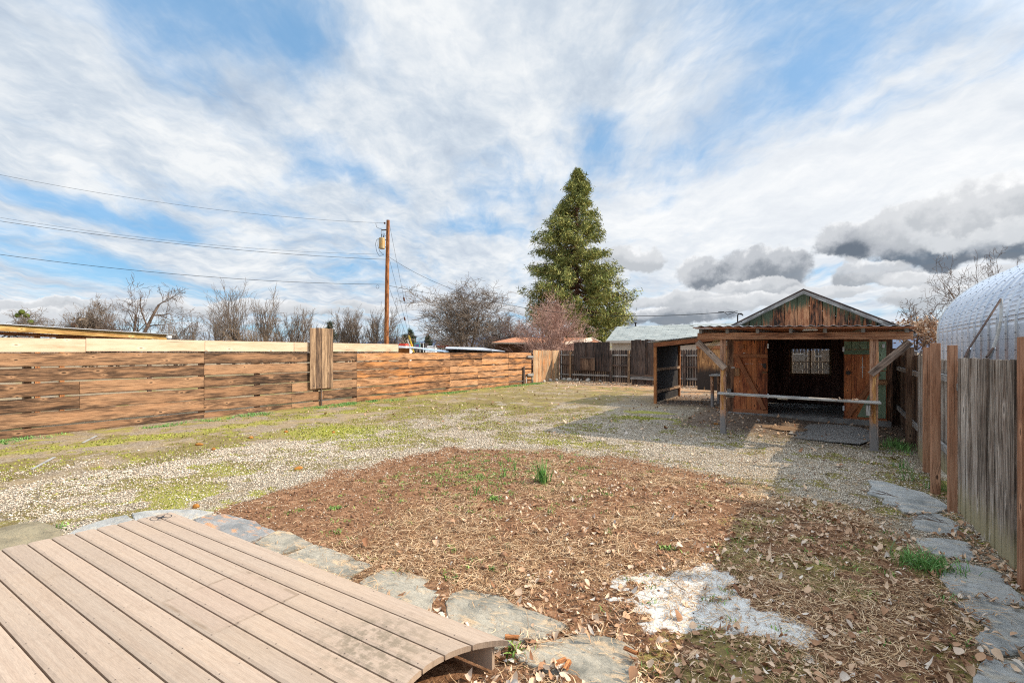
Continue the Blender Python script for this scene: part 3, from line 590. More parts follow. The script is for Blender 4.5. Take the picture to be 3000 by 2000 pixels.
for k in range(4):
    a = k*math.pi/2+.75; tip = (cx+.082*math.cos(a), cy+.082*math.sin(a), z); q = a+.785; sd = (cx+.024*math.cos(q), cy+.024*math.sin(q), z)
    mb.poly([(cx, cy, z), tip, sd]); q2 = a-.785; sd2 = (cx+.024*math.cos(q2), cy+.024*math.sin(q2), z)
    mb.poly([(cx+.006*math.cos(a), cy+.006*math.sin(a), z), sd2, (sd2[0]*.94+tip[0]*.06, sd2[1]*.94+tip[1]*.06, z), (tip[0]*.95+cx*.05, tip[1]*.95+cy*.05, z)])
    a += .0; p = Vector((cx+.118*math.cos(a), cy+.118*math.sin(a), z)); d = Vector((.014*math.cos(a), .014*math.sin(a), 0)); n_ = Vector((-d.y, d.x, 0))*.35
    mb.poly([p-n_, p+d-n_, p+d+n_, p+n_])
mb.build('compass_mark', M['ink'], deck)

# ------------------------------------------------------------------ left fence (horizontal planks)
def yl(px): return Wx(px, 1032, -14.5).y
lf = empty('plank_fence', (-14.5, 12, 0), 'long brown fence of wide horizontal planks, pale new boards on top', 'fence')
joints = {0: [-2, yl(597), yl(855)+.1, yl(1045), yl(1198), yl(1307), yl(1412), yl(1490), 24.9]}
rows = [(1.50, 1.815), (1.175, 1.485), (.85, 1.16), (.525, .835), (.19, .51), (-.02, .165)]
fo = M['fence_orange']; secs = {'brown': MB(), 'orange': MB()}
yA = yl(1045)
for r, (z0, z1) in enumerate(rows):
    js = [-2, yl(597)] + ([yl(232)] if r in (2, 3) else []) + [yA] + ([yl(855)] if r in (3, 4, 5) else [yl(905)+.3]) + ([yl(1195)] if r in (1, 3) else []) + ([yl(1318)] if r in (0, 2, 3, 4) else [yl(1412)]) + [yl(1412 if r < 3 else 1400), yl(1490), 24.9]
    if r == 4: js += [yl(948)]
    js = sorted(set(round(j, 2) for j in js)); js = [j for i, j in enumerate(js) if i == 0 or j-js[i-1] > .3]
    for a, c_ in zip(js[:-1], js[1:]):
        far = a >= yA-.2; mbx = secs['orange' if far else 'brown']; off = RND.uniform(0, .012)
        gap = .016+(.022 if far else .010)*RND.random(); sag = RND.uniform(-.012, .012)
        mbx.prism((-14.5+off, a+.004, z0+gap*.5+sag), (0, c_-a-.008, RND.uniform(-.012, .012)), (0, 0, z1-z0-gap*.6), (-.032, 0, 0), n=max(3, int((c_-a)/.35)), jit=.007+.006*far, bow=.004)
secs['brown'].build('plank_panel', M['fence_brown'], lf, bevel=.004); secs['orange'].build('plank_panel', M['fence_orange'], lf, bevel=.004)
mb = MB(); js = [-2, yl(251), yl(600), yl(861), yl(1167)]
for a, c_ in zip(js[:-1], js[1:]): mb.prism((-14.495+RND.uniform(0, .01), a+.005, 1.835+.02*(a > 0)+RND.uniform(-.005, .005)), (0, c_-a-.01, 0), (0, 0, .305), (-.035, 0, 0))
mb.build('top_board', M['new_wood'], lf, bevel=.003)
for yy in [-1.9, .9, 3.2, yl(597), yl(760), yl(905)+.35, yA, yl(1198), yl(1318), yl(1412), yl(1490), 24.8]:
    mb = MB(); mb.box(-14.70, -14.57, yy-.06, yy+.06, -.05, 1.78 if yy > yA else 2.1); mb.build('post', M['fence_brown'], lf)
mb = MB(); y0 = yl(1530); mb.box(-14.45, -14.40, y0, y0+.14, 0, 1.0); mb.build('latch_post', M['dark_fence'], lf)
mb = MB(); mb.box(-14.46, -14.36, yl(1541), 24.95, .45, .58); mb.build('hinge_block', M['grey_wood'], lf)
mb = MB(); mb.box(-14.46, -14.36, yl(1541), 24.95, 1.52, 1.63); mb.build('hinge_block', M['grey_wood'], lf)
mb = MB(); mb.tube([(-14.37, y0+.25, .05), (-14.37, y0+.25, .35), (-14.34, y0+.2, .4)], .02); mb.build('latch', M['white'], lf)

# hanging board panel on the left fence
hp = empty('hanging_board_panel', (-14.42, 10.45, .6), 'tan panel of upright boards hung on the fence and rising above it', 'board panel')
mb = MB(); ya, yb = 10.0, 10.92; n = 4
for i in range(n):
    a = ya+(yb-ya)*i/n; w = (yb-ya)/n
    mb.prism((-14.43, a+w-.008, .60+RND.uniform(-.01, .01)-.0*i), (0, 0, 2.06+RND.uniform(-.01, .02)), (0, -w+.014, 0), (.03, 0, 0), n=6, jit=.004)
    mb.prism((-14.398, a+w*.55, .62), (0, 0, 2.0), (0, -.018, 0), (.006, 0, 0), n=2)
mb.build('boards', M['panel_tan'], hp, bevel=.004)
mb = MB(); mb.box(-14.485, -14.432, ya+.05, yb-.08, 1.9, 2.02); mb.build('batten', M['dark_fence'], hp)
mb = MB(); mb.box(-14.46, -14.42, 10.44, 10.48, -.02, .64); mb.build('prop_post', M['dark_fence'], hp)
for k in (ya+.14, ya+.37): mb = MB(); mb.tube([(-14.398, k, .70), (-14.392, k, .70)], .022, 10); mb.build('bolt', M['dark_metal'], hp)

# ------------------------------------------------------------------ far boundary fences
def picket_run(p0, p1, top, mat, parent, name='boards', w=.14, th=.02, gap=.012, dog=True, zj=.02, z0=0.02, lift=None, tilt=0.0, oj=.004):
    p0 = Vector((*p0, 0)); p1 = Vector((*p1, 0)); L = p1-p0; d = L.normalized(); nrm = Vector((d.y, -d.x, 0)); mb = MB(); s_ = 0; n = int(L.length/w)
    w = L.length/n
    for i in range(n):
        a = p0+d*(i*w+gap/2); zt = top+RND.uniform(-zj, zj); zb = z0+gh(a.x, a.y)*0+RND.uniform(-.01, .01); ww = w-gap; o = nrm*RND.uniform(-oj, oj)
        tl = d*RND.uniform(-tilt, tilt)
        prof = [(0, zb), (ww, zb), (ww, zt-.05), (ww*.72, zt), (ww*.28, zt), (0, zt-.05)] if dog else [(0, zb), (ww, zb), (ww, zt), (0, zt)]
        b0 = len(mb.v); k = len(prof)
        for side in (0, 1):
            for (q, z) in prof: mb.v.append(a+o+d*q+tl*((z-zb)/2)+nrm*th*side+Vector((0, 0, z)))
        mb.f.append(tuple(range(b0, b0+k))); mb.uv += [(z, q) for q, z in prof]
        mb.f.append(tuple(range(b0+2*k-1, b0+k-1, -1))); mb.uv += [(z, q+.3) for q, z in reversed(prof)]
        for j in range(k):
            j2 = (j+1) % k; mb.f.append((b0+j2, b0+j, b0+k+j, b0+k+j2)); mb.uv += [(prof[j2][1], 0), (prof[j][1], 0), (prof[j][1], th), (prof[j2][1], th)]
    return mb.build(name, mat, parent)
sf = empty('upright_board_fence', (-14.6, 27, 0), 'orange-stained fence of upright boards closing the far left corner', 'fence')
picket_run((-14.45, 25.02), (-14.62, 28.75), 1.97, M['far_stain'], sf, dog=False, w=.155, th=.022, zj=.012)
mb = MB(); mb.box(-14.72, -14.60, 25.0, 25.12, 0, 1.9); mb.build('post', M['dark_fence'], sf)
mb = MB(); mb.tube([(-14.42, 28.72, .05), (-14.42, 28.72, 1.95)], .03); mb.build('metal_pipe', M['galv'], sf)
bf = empty('back_fence', (-8, 28, 0), 'dark weathered picket fence with rails along the back of the yard', 'fence')
def yb_(x): return 28.75-(x+14.6)*.17
picket_run((-14.55, yb_(-14.55)+.05), (3.0, yb_(3.0)+.05), 1.98, M['dark_fence'], bf, w=.145, gap=.016, zj=.015)
for z in (.35, 1.0, 1.62):
    mb = MB(); mb.prism((-14.5, yb_(-14.5)-.07, z), (17.4, -.17*17.4, 0), (0, 0, .09), (.006, .04, 0), n=8); mb.build('rail', M['grey_wood'] if z != 1.0 else M['dark_fence'], bf)
for px in (1672, 1790, 1843, 2006, 2090):
    u = (px-1500)/FPX; dx, dy = u*CA-SA, u*SA+CA; tt = (28.75-14.6*.17-.10)/(dy+.17*dx)
    x, y = dx*tt, dy*tt; mb = MB(); mb.box(x-.06, x+.06, y-.10, y, 0, 1.86 if px == 1672 else 1.95); mb.build('post', M['panel_tan'] if px in (1672, 1843) else M['dark_fence'], bf)
def tall_panel(pa, pb, ztop, zbot, off, lab, extra):
    def on(px):
        u = (px-1500)/FPX; dx, dy = u*CA-SA, u*SA+CA; tt = (28.75-14.6*.17-off)/(dy+.17*dx); return (dx*tt, dy*tt)
    a, c_ = on(pa), on(pb); p = empty('tall_board_panel', (*a, zbot), lab, 'board panel', 'tall panels standing against the back fence')
    picket_run(a, c_, ztop, M['dark_board'], p, dog=False, w=.19, gap=.014, z0=zbot, zj=.02, th=.025)
    for (q0, q1, z0, z1, mt) in extra:
        s0, s1 = on(q0), on(q1); mb = MB(); mb.prism((s0[0], s0[1]-.04, z0), (s1[0]-s0[0], s1[1]-s0[1], 0), (0, 0, z1-z0), (0, -.045, 0), n=4, jit=.004); mb.build('rail', M[mt], p)
    return p
tall_panel(1682, 1787, 2.47, .66, .16, 'wide blackened board panel on the back fence with a small boarded hatch', [(1700, 1744, 1.45, 1.52, 'dark_fence'), (1680, 1785, .36, .46, 'grey_wood')])
o = on_ = None
def onb(px, off):
    u = (px-1500)/FPX; dx, dy = u*CA-SA, u*SA+CA; tt = (28.75-14.6*.17-off)/(dy+.17*dx); return (dx*tt, dy*tt)
hat = empty('boarded_hatch', (*onb(1700, .22), .68), 'small hatch of vertical brown boards on the wide black panel', 'hatch')
picket_run(onb(1700, .24), onb(1743, .24), 1.42, M['rfence_dark'], hat, dog=False, w=.15, z0=.72, zj=.03)
tall_panel(1849, 1921, 2.53, .62, 1.1, 'narrow blackened board panel beside the open lean-to', [(1848, 1921, .50, .60, 'dark_fence'), (1848, 1921, .32, .40, 'grey_wood')])
pn = empty('low_board_skirt', (*onb(1849, 1.0), 0), 'short dark boards under the narrow panel beside the lean-to', 'boards')
picket_run(onb(1851, 1.05), onb(1921, 1.05), .32, M['dark_board'], pn, dog=False, w=.17, gap=.02)
a, c_ = Wy(2043, 1030, 24.0), Wy(2150, 1030, 24.0)
fp = empty('orange_board_wall', (a.x, 24, .3), 'scorched orange and black board wall seen behind the lean-to', 'board wall')
M['scorched'] = wood('scorched_orange_boards', (.06, .03, .015), (.36, .17, .07), (.60, .33, .14), accent=(.14, .07, .03), acc_amt=.6, zstain=(1.35, .85, .7), zcol=(.045, .035, .03), contrast=1.1)
picket_run((a.x, 24.0), (c_.x+.8, 24.0), 2.12, M['scorched'], fp, dog=False, w=.3, z0=.06, gap=.01, th=.03)
mb = MB(); mb.box(a.x-.03, c_.x+.8, 23.93, 24.0, 2.0, 2.14); mb.build('top_rail', M['brace_red'], fp)

# ------------------------------------------------------------------ rocks by the back fence
def blob(name, p, r, mat, lab, cat, grp, seed, flat=.7, sub=2):
    import bmesh
    bm = bmesh.new(); bmesh.ops.create_icosphere(bm, subdivisions=sub, radius=1); rg = np.random.default_rng(seed); k = rg.normal(size=(7, 3)); am = rg.random(7)*.35
    for v in bm.verts:
        d = v.co.normalized(); f = 1.0
        for kk, aa in zip(k, am):
            q = d.dot(Vector(kk).normalized()); f -= aa*max(0, q-.55)
        v.co = Vector((d.x*r[0]*f, d.y*r[1]*f, d.z*r[2]*f*flat))
    me = bpy.data.meshes.new(name); bm.to_mesh(me); bm.free(); me.materials.append(mat); o = bpy.data.objects.new(name, me); COL.objects.link(o)
    o.location = p; o.rotation_euler = (0, 0, float(rg.random()*6)); return tag(o, lab, cat, grp)
rocks = [(1612,1113,.30,'first pale rock of the row at the left, by the orange-stained boards'),(1630,1112,.26,'small rock second from the left of the row'),(1643,1109,.24,'low rock just left of the tan fence post'),(1652,1111,.28,'rock of the row touching the left of the tan post'),
         (1668,1112,.42,'largest pale pointed rock in front of the tan post'),(1681,1112,.22,'small rock right of the largest one'),(1691,1113,.32,'wedge-shaped rock under the wide black panel'),(1703,1113,.22,'upright thin rock under the small hatch'),
         (1723,1114,.46,'long flat rock under the middle of the wide black panel'),(1738,1112,.34,'dark rock next to the long flat one'),(1761,1115,.34,'brown round rock lying apart at the right end of the row'),(1594,1116,.22,'tiny rock half sunk at the left start of the row')]
for i, (px, py, w, lab) in enumerate(rocks):
    p = G(px, py+3, 0); blob('rock', (p.x, p.y, .06), (w*.55, w*.38, w*.42), M['rock'], lab, 'rock', 'rocks lined up below the back fence', 100+i, 1.0)

# ------------------------------------------------------------------ right fence
def xr_(y): return 1.40+max(0, y-8)*.038
rf = empty('right_picket_fence', (1.45, 8, 0), 'tall weathered grey picket fence down the right side with orange cedar posts', 'fence')
picket_run((xr_(7.62), 7.62), (1.47, -1.5), 1.765, M['rfence'], rf, 'pickets', w=.112, gap=.009, zj=.009, dog=False, z0=-.02, th=.02, oj=.009)
picket_run((xr_(10.4)+.16, 10.45), (1.56, 7.68), 1.72, M['rfence'], rf, 'pickets', w=.14, gap=.02, dog=False, z0=.0)
picket_run((xr_(11.6)+.02, 11.6), (xr_(10.45)+.02, 10.5), 1.78, M['rfence'], rf, 'pickets', w=.11, gap=.008, dog=False, z0=-.1)
picket_run((xr_(16.5)+.10, 16.5), (xr_(11.6)+.08, 11.65), 1.76, M['rfence_dark'], rf, 'pickets', w=.14, gap=.02, dog=False, z0=-.08)
picket_run((1.63, 16.3), (2.1, 16.3), 1.95, M['rfence_dark'], rf, 'pickets', w=.15, gap=.0, dog=False, z0=-.1)  # infill boards added to close the bright gap beside the shed
for z in (.40, 1.42):
    mb = MB(); mb.prism((1.525, 7.68, z), (.05, 2.75, 0), (0, 0, .09), (-.04, 0, 0), n=3); mb.build('rail', M['grey_wood'], rf)
    mb = MB(); mb.prism((xr_(11.65)+.06, 11.65, z-.05), (.17, 4.8, 0), (0, 0, .09), (-.05, 0, 0), n=3); mb.build('rail', M['grey_wood'], rf)
def postp(px0, px1, pyt, pyb, mat, lab, cham=0):
    pm = (px0+px1)/2; g0 = G(pm, pyb, -.03); d = (HC+.03)*FPX/(pyb-HOR); top = HC-(pyt-HOR)/FPX*d; w = (px1-px0)/FPX*d/1.30
    mb = MB(); mb.box(g0.x-w/2, g0.x+w/2, g0.y-w/2, g0.y+w/2, -.25, top); o = mb.build('post', mat, rf, bevel=.004); o['label'] = lab
postp(2727, 2754, 1005, 1432, M['cedar_post'], 'thick orange cedar post')
postp(2777, 2803, 1011, 1488, M['cedar_post'], 'orange cedar post leaning beside the near pickets')
postp(2704, 2724, 1017, 1372, M['cedar_post'], 'grey-topped cedar post')
postp(2654, 2671, 1020, 1300, M['rfence_dark'], 'dark weathered post')
mb = MB(); mb.box(1.31, 1.40, 5.22, 5.33, -.2, 1.95); mb.build('post', M['cedar_post'], rf)['label'] = 'orange cedar post at the picture edge'
mb = MB(); mb.box(1.37, 1.45, 7.62, 7.72, 1.38, 1.46); mb.build('rail_end', M['grey_wood'], rf)
# ------------------------------------------------------------------ shed
XL, XR, YF, YB = -2.38, 1.62, 16.0, 20.2; RX = -.37; GE = 2.52; PK = 3.56
shed = empty('wooden_shed', (RX, 18, 0), 'old red-brown and green wooden shed with a gable roof and two open plank doors', 'shed')
def vboards(mb, x0, x1, y, z0, ztf, w=.24, th=.025, side=-1, gap=.006):
    n = max(1, round((x1-x0)/w)); w = (x1-x0)/n
    for i in range(n):
        a, c_ = x0+i*w+gap/2, x0+(i+1)*w-gap/2; za, zc = ztf(a), ztf(c_)
        if max(za, zc) <= z0+.02: continue
        b0 = len(mb.v); o = RND.uniform(0, .006)*side
        cols = [(a, za), (c_, zc)]
        if a < RX < c_: cols = [(a, za), (RX, ztf(RX)), (c_, zc)]
        pr = [(c_, z0), (a, z0)] + cols; k = len(pr)
        for q in (0, 1):
            for (xx, z) in pr: mb.v.append(Vector((xx, y+o+th*side*(1-q), z)))
        mb.f.append(tuple(range(b0, b0+k))); mb.uv += [(z, xx) for xx, z in pr]
        mb.f.append(tuple(range(b0+2*k-1, b0+k-1, -1))); mb.uv += [(z, xx) for xx, z in reversed(pr)]
        for j in range(k):
            j2 = (j+1) % k; mb.f.append((b0+j2, b0+j, b0+k+j, b0+k+j2)); mb.uv += [(pr[j2][1], 0), (pr[j][1], 0), (pr[j][1], th), (pr[j2][1], th)]
roofz = lambda x: PK-abs(x-RX)*((PK-GE)/(RX-XL)) - .03
OX0, OX1 = -1.26, .56
mb = MB(); vboards(mb, XL, OX0, YF, -.03, lambda x: 2.45); vboards(mb, OX1, XR, YF, -.08, lambda x: 2.45)
vboards(mb, OX0, OX1, YF, 2.20, lambda x: 2.45, w=.3); mb.build('front_wall', M['shed_wall'], shed)
mb = MB(); vboards(mb, XL+.02, XR-.02, YF-.012, 2.46, roofz, w=.315, gap=.016); mb.build('gable_wall', M['gable'], shed)
mb = MB(); mb.box(XL, XL+.05, YF+.03, YB, 0, 2.5); mb.build('side_wall', M['shed_wall'], shed)
mb = MB(); mb.box(XR-.05, XR, YF+.03, YB, -.05, 2.5); mb.build('side_wall', M['shed_wall'], shed)
# back wall with window opening
wl, wr = Wy(2316, 1032, 20.15), Wy(2434, 1032, 20.15); wx0, wx1 = wl.x, wr.x; wz0, wz1 = Wy(2375, 1097, 20.15).z, Wy(2375, 1019, 20.15).z
mb = MB(); vboards(mb, XL+.05, wx0, YB, 0, lambda x: 2.5, side=-1); vboards(mb, wx1, XR-.05, YB, 0, lambda x: 2.5); vboards(mb, wx0, wx1, YB, 0, lambda x: wz0); vboards(mb, wx0, wx1, YB, wz1, lambda x: 2.5)
mb.build('back_wall', M['interior'], shed)
mb = MB()
for (a, c_, z0, z1) in ((XL+.05, wx0, 0, 2.5), (wx1, XR-.05, 0, 2.5), (wx0, wx1, 0, wz0), (wx0, wx1, wz1, 2.5)): mb.box(a, c_, YB+.004, YB+.03, z0, z1)
mb.build('back_light_block', M['black_wall'], shed)  # sheet added behind the boards to block light through their gaps
mb = MB(); vboards(mb, XL+.05, XR-.05, YB, 2.51, roofz, w=.4); mb.build('back_gable', M['interior'], shed)
win = MB(); f_ = .045
for (a, c_, z0, z1) in ((wx0-.02, wx1+.02, wz1-f_, wz1+.02), (wx0-.02, wx1+.02, wz0-.02, wz0+f_), (wx0-.02, wx0+f_, wz0+f_, wz1-f_), (wx1-f_, wx1+.02, wz0+f_, wz1-f_), ((wx0+wx1)/2-.02, (wx0+wx1)/2+.02, wz0+f_, wz1-f_)): win.box(a, c_, YB-.09, YB-.035, z0, z1)
winf = win.build('window', M['panel_tan'], shed)
mg, t, b = newmat('dusty_glass'); b.inputs['Base Color'].default_value = (.55, .52, .48, 1); b.inputs['Roughness'].default_value = .12; b.inputs['Transmission Weight'].default_value = .0
b.inputs['Alpha'].default_value = .28; M['glass'] = mg
pane = mkobj('pane', [(wx0+f_, YB-.06, wz0+f_), (wx1-f_, YB-.06, wz0+f_), (wx1-f_, YB-.06, wz1-f_), (wx0+f_, YB-.06, wz1-f_), (wx0+f_, YB-.055, wz0+f_), (wx1-f_, YB-.055, wz0+f_), (wx1-f_, YB-.055, wz1-f_), (wx0+f_, YB-.055, wz1-f_)],
             [(0, 1, 2, 3), (7, 6, 5, 4), (0, 4, 5, 1), (3, 2, 6, 7)], M['glass'], None); pane.parent = winf; pane.matrix_parent_inverse = Matrix.Translation(-Vector(shed.location))
mb = MB(); mb.box(XL+.05, XR-.05, YF-.25, YB-.03, -.10, .035); mb.build('floor', M['concrete'], shed)
mb = MB()                                             # roof: two slabs with overhang
dzdx = (PK-GE)/(RX-XL); ov = .30; y0, y1 = YF-.32, YB+.3
mb.slab([(XL-ov, y0, GE-ov*dzdx), (RX, y0, PK), (RX, y1, PK), (XL-ov, y1, GE-ov*dzdx)], (0, 0, .045))
ex = XR+.42; mb.slab([(RX, y0, PK), (ex, y0, PK-(ex-RX)*dzdx), (ex, y1, PK-(ex-RX)*dzdx), (RX, y1, PK)], (0, 0, .045))
mb.build('roof', M['dark_roof'], shed)
for sx, e in ((-1, XL-ov), (1, ex)):
    ze = PK-abs(e-RX)*dzdx; mb = MB(); mb.prism((e, y0-.03, ze-.10), (RX-e, 0, PK-ze), (0, 0, .125), (0, .035, 0), n=5, jit=.004); mb.build('rake_board', M['grey_wood'], shed)
    mb = MB(); mb.prism((e, y0-.045, ze-.005), (RX-e, 0, PK-ze), (0, 0, .045), (0, .06, 0), n=5, jit=.003); mb.build('roof_edge', M['dark_board'], shed)
def shed_door(x0, x1, z0, z1, mat, lab, diag, bm_mat, y=15.93, ledge=(.10, 1.62)):
    d = MB(); n = 6; 
    ws = [RND.uniform(.8, 1.3) for _ in range(n)]; tot = sum(ws); xx = x0
    for w_ in ws:
        ww = (x1-x0)*w_/tot; d.prism((xx+.003, y, z0+RND.uniform(0, .01)), (0, 0, z1-z0), (ww-.006, 0, 0), (0, .03, 0), n=4, jit=.0015); xx += ww
    do = d.build('door', mat, shed); do['label'] = lab
    def sub(nm, mb2, m2):
        o = mkobj(nm, mb2.v, mb2.f, m2, None, mb2.uv, bevel=.003); o.parent = do; o.matrix_parent_inverse = Matrix.Translation(-Vector(shed.location)); return o
    for zz_ in ledge:
        k = MB(); k.box(x0-.01, x1+.005, y-.032, y-.002, z0+zz_, z0+zz_+.11); sub('ledge', k, bm_mat)
    k = MB(); k.bar(diag[0], diag[1], .03, .12, up=(1, 0, .7)); sub('brace', k, bm_mat)
    return do, sub
ld, sub = shed_door(-2.19, -1.275, .03, 2.17, M['shed_door'], 'reddish brown plank door folded open', ((-1.36, 15.883, .16), (-2.10, 15.883, 1.72)), M['brace_red'], ledge=(.0, 1.64))
k = MB(); k.box(-2.18, -2.02, 15.885, 15.925, 1.12, 1.36); sub('wood_patch', k, M['fence_orange'])
k = MB(); k.box(-2.05, -1.90, 15.89, 15.925, 1.93, 2.07); sub('wood_patch', k, M['brace_red'])
k = MB(); k.box(-1.42, -1.29, 15.90, 15.925, 1.22, 1.27); sub('wood_patch', k, M['fence_orange'])
k = MB(); k.slab([(-1.41, 15.915, 1.50), (-1.31, 15.915, 1.52), (-1.31, 15.915, 1.34), (-1.40, 15.915, 1.40)], (0, -.01, 0)); sub('handle_plate', k, M['dark_metal'])
k = MB()
for q in range(16): a, z_ = RND.uniform(-2.1, -1.33), RND.choice([1.49, 1.50, RND.uniform(.9, 1.62)]); k.box(a, a+RND.uniform(.012, .04), 15.922, 15.928, z_, z_+.012)
k.box(-1.93, -1.86, 15.915, 15.928, 1.80, 1.815); k.box(-2.24, -2.15, 15.87, 15.88, 1.36, 1.39); sub('paint_specks', k, M['white'])
rd, sub = shed_door(.565, 1.49, -.04, 2.14, M['shed_door'], 'open plank door with worn green paint', ((.66, 15.883, .12), (1.30, 15.883, 1.28)), M['brace_red'], ledge=(.0,))
k = MB(); vx = .56
for i in range(4): k.box(.57+i*.17, .57+(i+1)*.17-.006, 15.905, 15.928, 1.92, 2.13)
k.box(.565, 1.27, 15.895, 15.926, 1.78, 1.90); sub('green_boards', k, M['green_door'])
k = MB(); k.slab([(.86, 15.926, .10), (1.47, 15.926, .10), (1.47, 15.926, 1.35), (1.36, 15.926, 1.32)], (0, -.012, 0)); sub('green_boards', k, M['green_door'])
k = MB(); k.box(1.20, 1.48, 15.902, 15.928, 1.36, 2.12); sub('green_boards', k, M['green_door'])
k = MB(); k.box(1.30, 1.50, 15.86, 15.895, .98, 1.12); sub('wood_patch', k, M['fence_orange'])
k = MB(); k.box(1.17, 1.25, 15.87, 15.893, 1.70, 2.05); sub('wood_patch', k, M['brace_red'])
k = MB(); k.tube([(.66, 15.87, 1.28), (.66, 15.92, 1.28)], .06, 8); sub('handle_plate', k, M['dark_metal'])
k = MB(); k.box(.965, .98, 15.918, 15.93, 1.15, 1.72); k.box(.93, 1.02, 15.918, 15.93, 1.42, 1.435); k.box(1.39, 1.45, 15.88, 15.90, 1.95, 2.05); sub('paint_specks', k, M['white'])
for (x, z_) in ((.555, .25), (.555, 1.85), (-1.262, .5), (-1.262, 1.95)):
    mb = MB(); mb.box(x-.02, x+.02, 15.885, 15.91, z_, z_+.13); mb.build('hinge', M['galv'], shed)
M['brace_w'] = wood('cracked_brace_wood', (.03, .022, .02), (.20, .13, .095), (.44, .33, .26), accent=(.05, .04, .035), acc_amt=.8, contrast=1.2)
# porch
for (px, pyb, lab) in ((2118, 1272, 'left'), (2560, 1320, 'right')):
    d = 10.87 if lab == 'left' else 9.45; p = W(px, 1100, d); z0 = -.12; mb = MB(); s_ = .06 if lab == 'left' else .066
    mb.prism((p.x-s_, 11.70-.0, z0), (0, 0, 2.25), (2*s_, 0, 0), (0, 2*s_, 0), n=7, jit=.003); mb.build('porch_post', M['post_wood'], shed, bevel=.008)
    if lab == 'left': XPL = p.x
    else: XPR = p.x
M['split'] = wood('fresh_split_wood', (.34, .14, .05), (.60, .31, .11), (.76, .46, .19), contrast=.9)
for (xq, zq, wq) in ((XPL, .55, .05), (XPR, .45, .06)): mb = MB(); mb.prism((xq-.03, 11.690, zq), (0, 0, .95), (wq, 0, .0), (0, .01, 0), n=9, jit=.016); mb.build('split_scar', M['split'], shed)
mb = MB(); mb.prism((-2.36, 11.62, 2.13), (3.84, 0, -.055), (0, 0, .145), (0, .12, 0), n=10, jit=.003); mb.build('porch_beam', M['beam_wood'], shed, bevel=.006)
mb = MB(); mb.bar((-2.36, 11.64, 2.08), (XPL+.06, 11.64, 1.47), .06, .13, up=(1, 0, 1)); mb.build('knee_brace', M['brace_w'], shed, bevel=.005)
mb = MB(); mb.bar((1.44, 11.64, 2.03), (XPR-.06, 11.64, 1.40), .06, .13, up=(-1, 0, 1)); mb.build('knee_brace', M['brace_w'], shed, bevel=.005)
for i, x in enumerate((-2.28, -1.72, -1.12, -.5, .1, .72, 1.38)):
    mb = MB(); zt = 2.375-.034*(x+2.3); mb.prism((x-.03, 11.55, 2.262-.015*(x+2.4)), (0, 4.4, .10), (.06, 0, 0), (0, 0, .10), n=1); mb.build('rafter', M['grey_wood'], shed)
mb = MB(); mb.prism((-2.40, 11.56, 2.365), (3.9, 0, -.10), (0, 4.4, .10), (0, 0, .008), n=1); mb.build('roof_lining', M['brace_red'], shed)
N = 160; vv = []; ff = []; uu = []
for i in range(N+1):
    x = -2.47+3.96*i/N; z = 2.42-.026*(x+2.47)+.012*math.sin(2*math.pi*x/.19)
    for (yy, dz) in ((11.35, 0), (13.6, .05), (15.95, .11)): vv += [(x, yy, z+dz), (x, yy, z+dz+.004)]
for i in range(N):
    a, c_ = 6*i, 6*i+6
    for k_ in (0, 2): ff += [(a+k_, a+k_+2, c_+k_+2, c_+k_), (a+k_+1, c_+k_+1, c_+k_+3, a+k_+3)]
    ff += [(a, c_, c_+1, a+1)]
mkobj('porch_roof_sheet', vv, ff, M['galv_roof'], shed, smooth=True)
mb = MB(); mb.prism((-2.40, 11.33, 2.375), (3.88, 0, -.10), (0, 0, .020), (0, .04, 0), n=6, jit=.002); mb.build('eave_batten', M['brace_red'], shed)
mb = MB(); mb.prism((XPL-.07, 11.44, .90), (XPR-XPL+.16, 0, -.055), (0, .235, 0), (0, 0, .045), n=10, jit=.004); mb.build('counter_rail', M['grey_wood'], shed, bevel=.006)
mb = MB(); mb.box(XPR-.14, XPR-.075, 11.47, 11.62, .62, .82); mb.build('rail_bracket', M['grey_wood'], shed); mb = MB(); mb.box(XPL+.08, XPL+.24, 11.60, 11.72, .84, .895); mb.build('rail_bracket', M['grey_wood'], shed)
mb = MB(); mb.box(-.75, -.56, 11.66, 11.74, .835, .862); mb.build('rail_bracket', M['white'], shed)
mb = MB(); mb.slab([(-.30, 11.58, 2.275), (-.02, 11.58, 2.275), (-.05, 11.58, 2.32), (-.12, 11.58, 2.335), (-.14, 11.58, 2.36), (-.2, 11.58, 2.36), (-.22, 11.58, 2.335)], (0, .08, 0)); mb.build('porch_lamp', M['white'], shed)
# left side strip and odds
mb = MB(); mb.box(-2.37, -2.25, 15.86, 15.97, .62, .72); mb.build('wall_block', M['grey_wood'], shed)
# highlight strip on shed floor, mat, planks
def flat(name, px, z, mat, lab, cat, th=.012):
    mb = MB(); mb.slab([G(a, b_, z)-Vector((0, 0, th)) for a, b_ in px], (0, 0, th)); return thing_mesh(name, mb, mat, lab, cat)
flat('floor_highlight', [(2343,1189),(2396,1191),(2396,1194),(2343,1192)], .05, M['white'], 'pale strip standing in for a highlight on the shed floor', 'batten')  # thin white slab put in as the highlight on the floor
flat('floor_mat', [(2368,1242),(2420,1241),(2480,1245),(2547,1256),(2552,1275),(2547,1290),(2520,1299),(2420,1291),(2330,1281),(2345,1262)], -.035, M['mat'], 'frayed grey ribbed mat spread under the porch', 'mat')
flat('loose_plank', [(2234,1244),(2300,1247),(2368,1256),(2350,1263),(2290,1259),(2232,1250)], -.015, M['panel_tan'], 'flat tan plank in the sunlit patch left of the mat', 'plank')
flat('loose_plank', [(2316,1262),(2362,1264),(2352,1272),(2310,1269)], -.02, M['grey_wood'], 'short greyed plank half on the mat corner', 'plank')
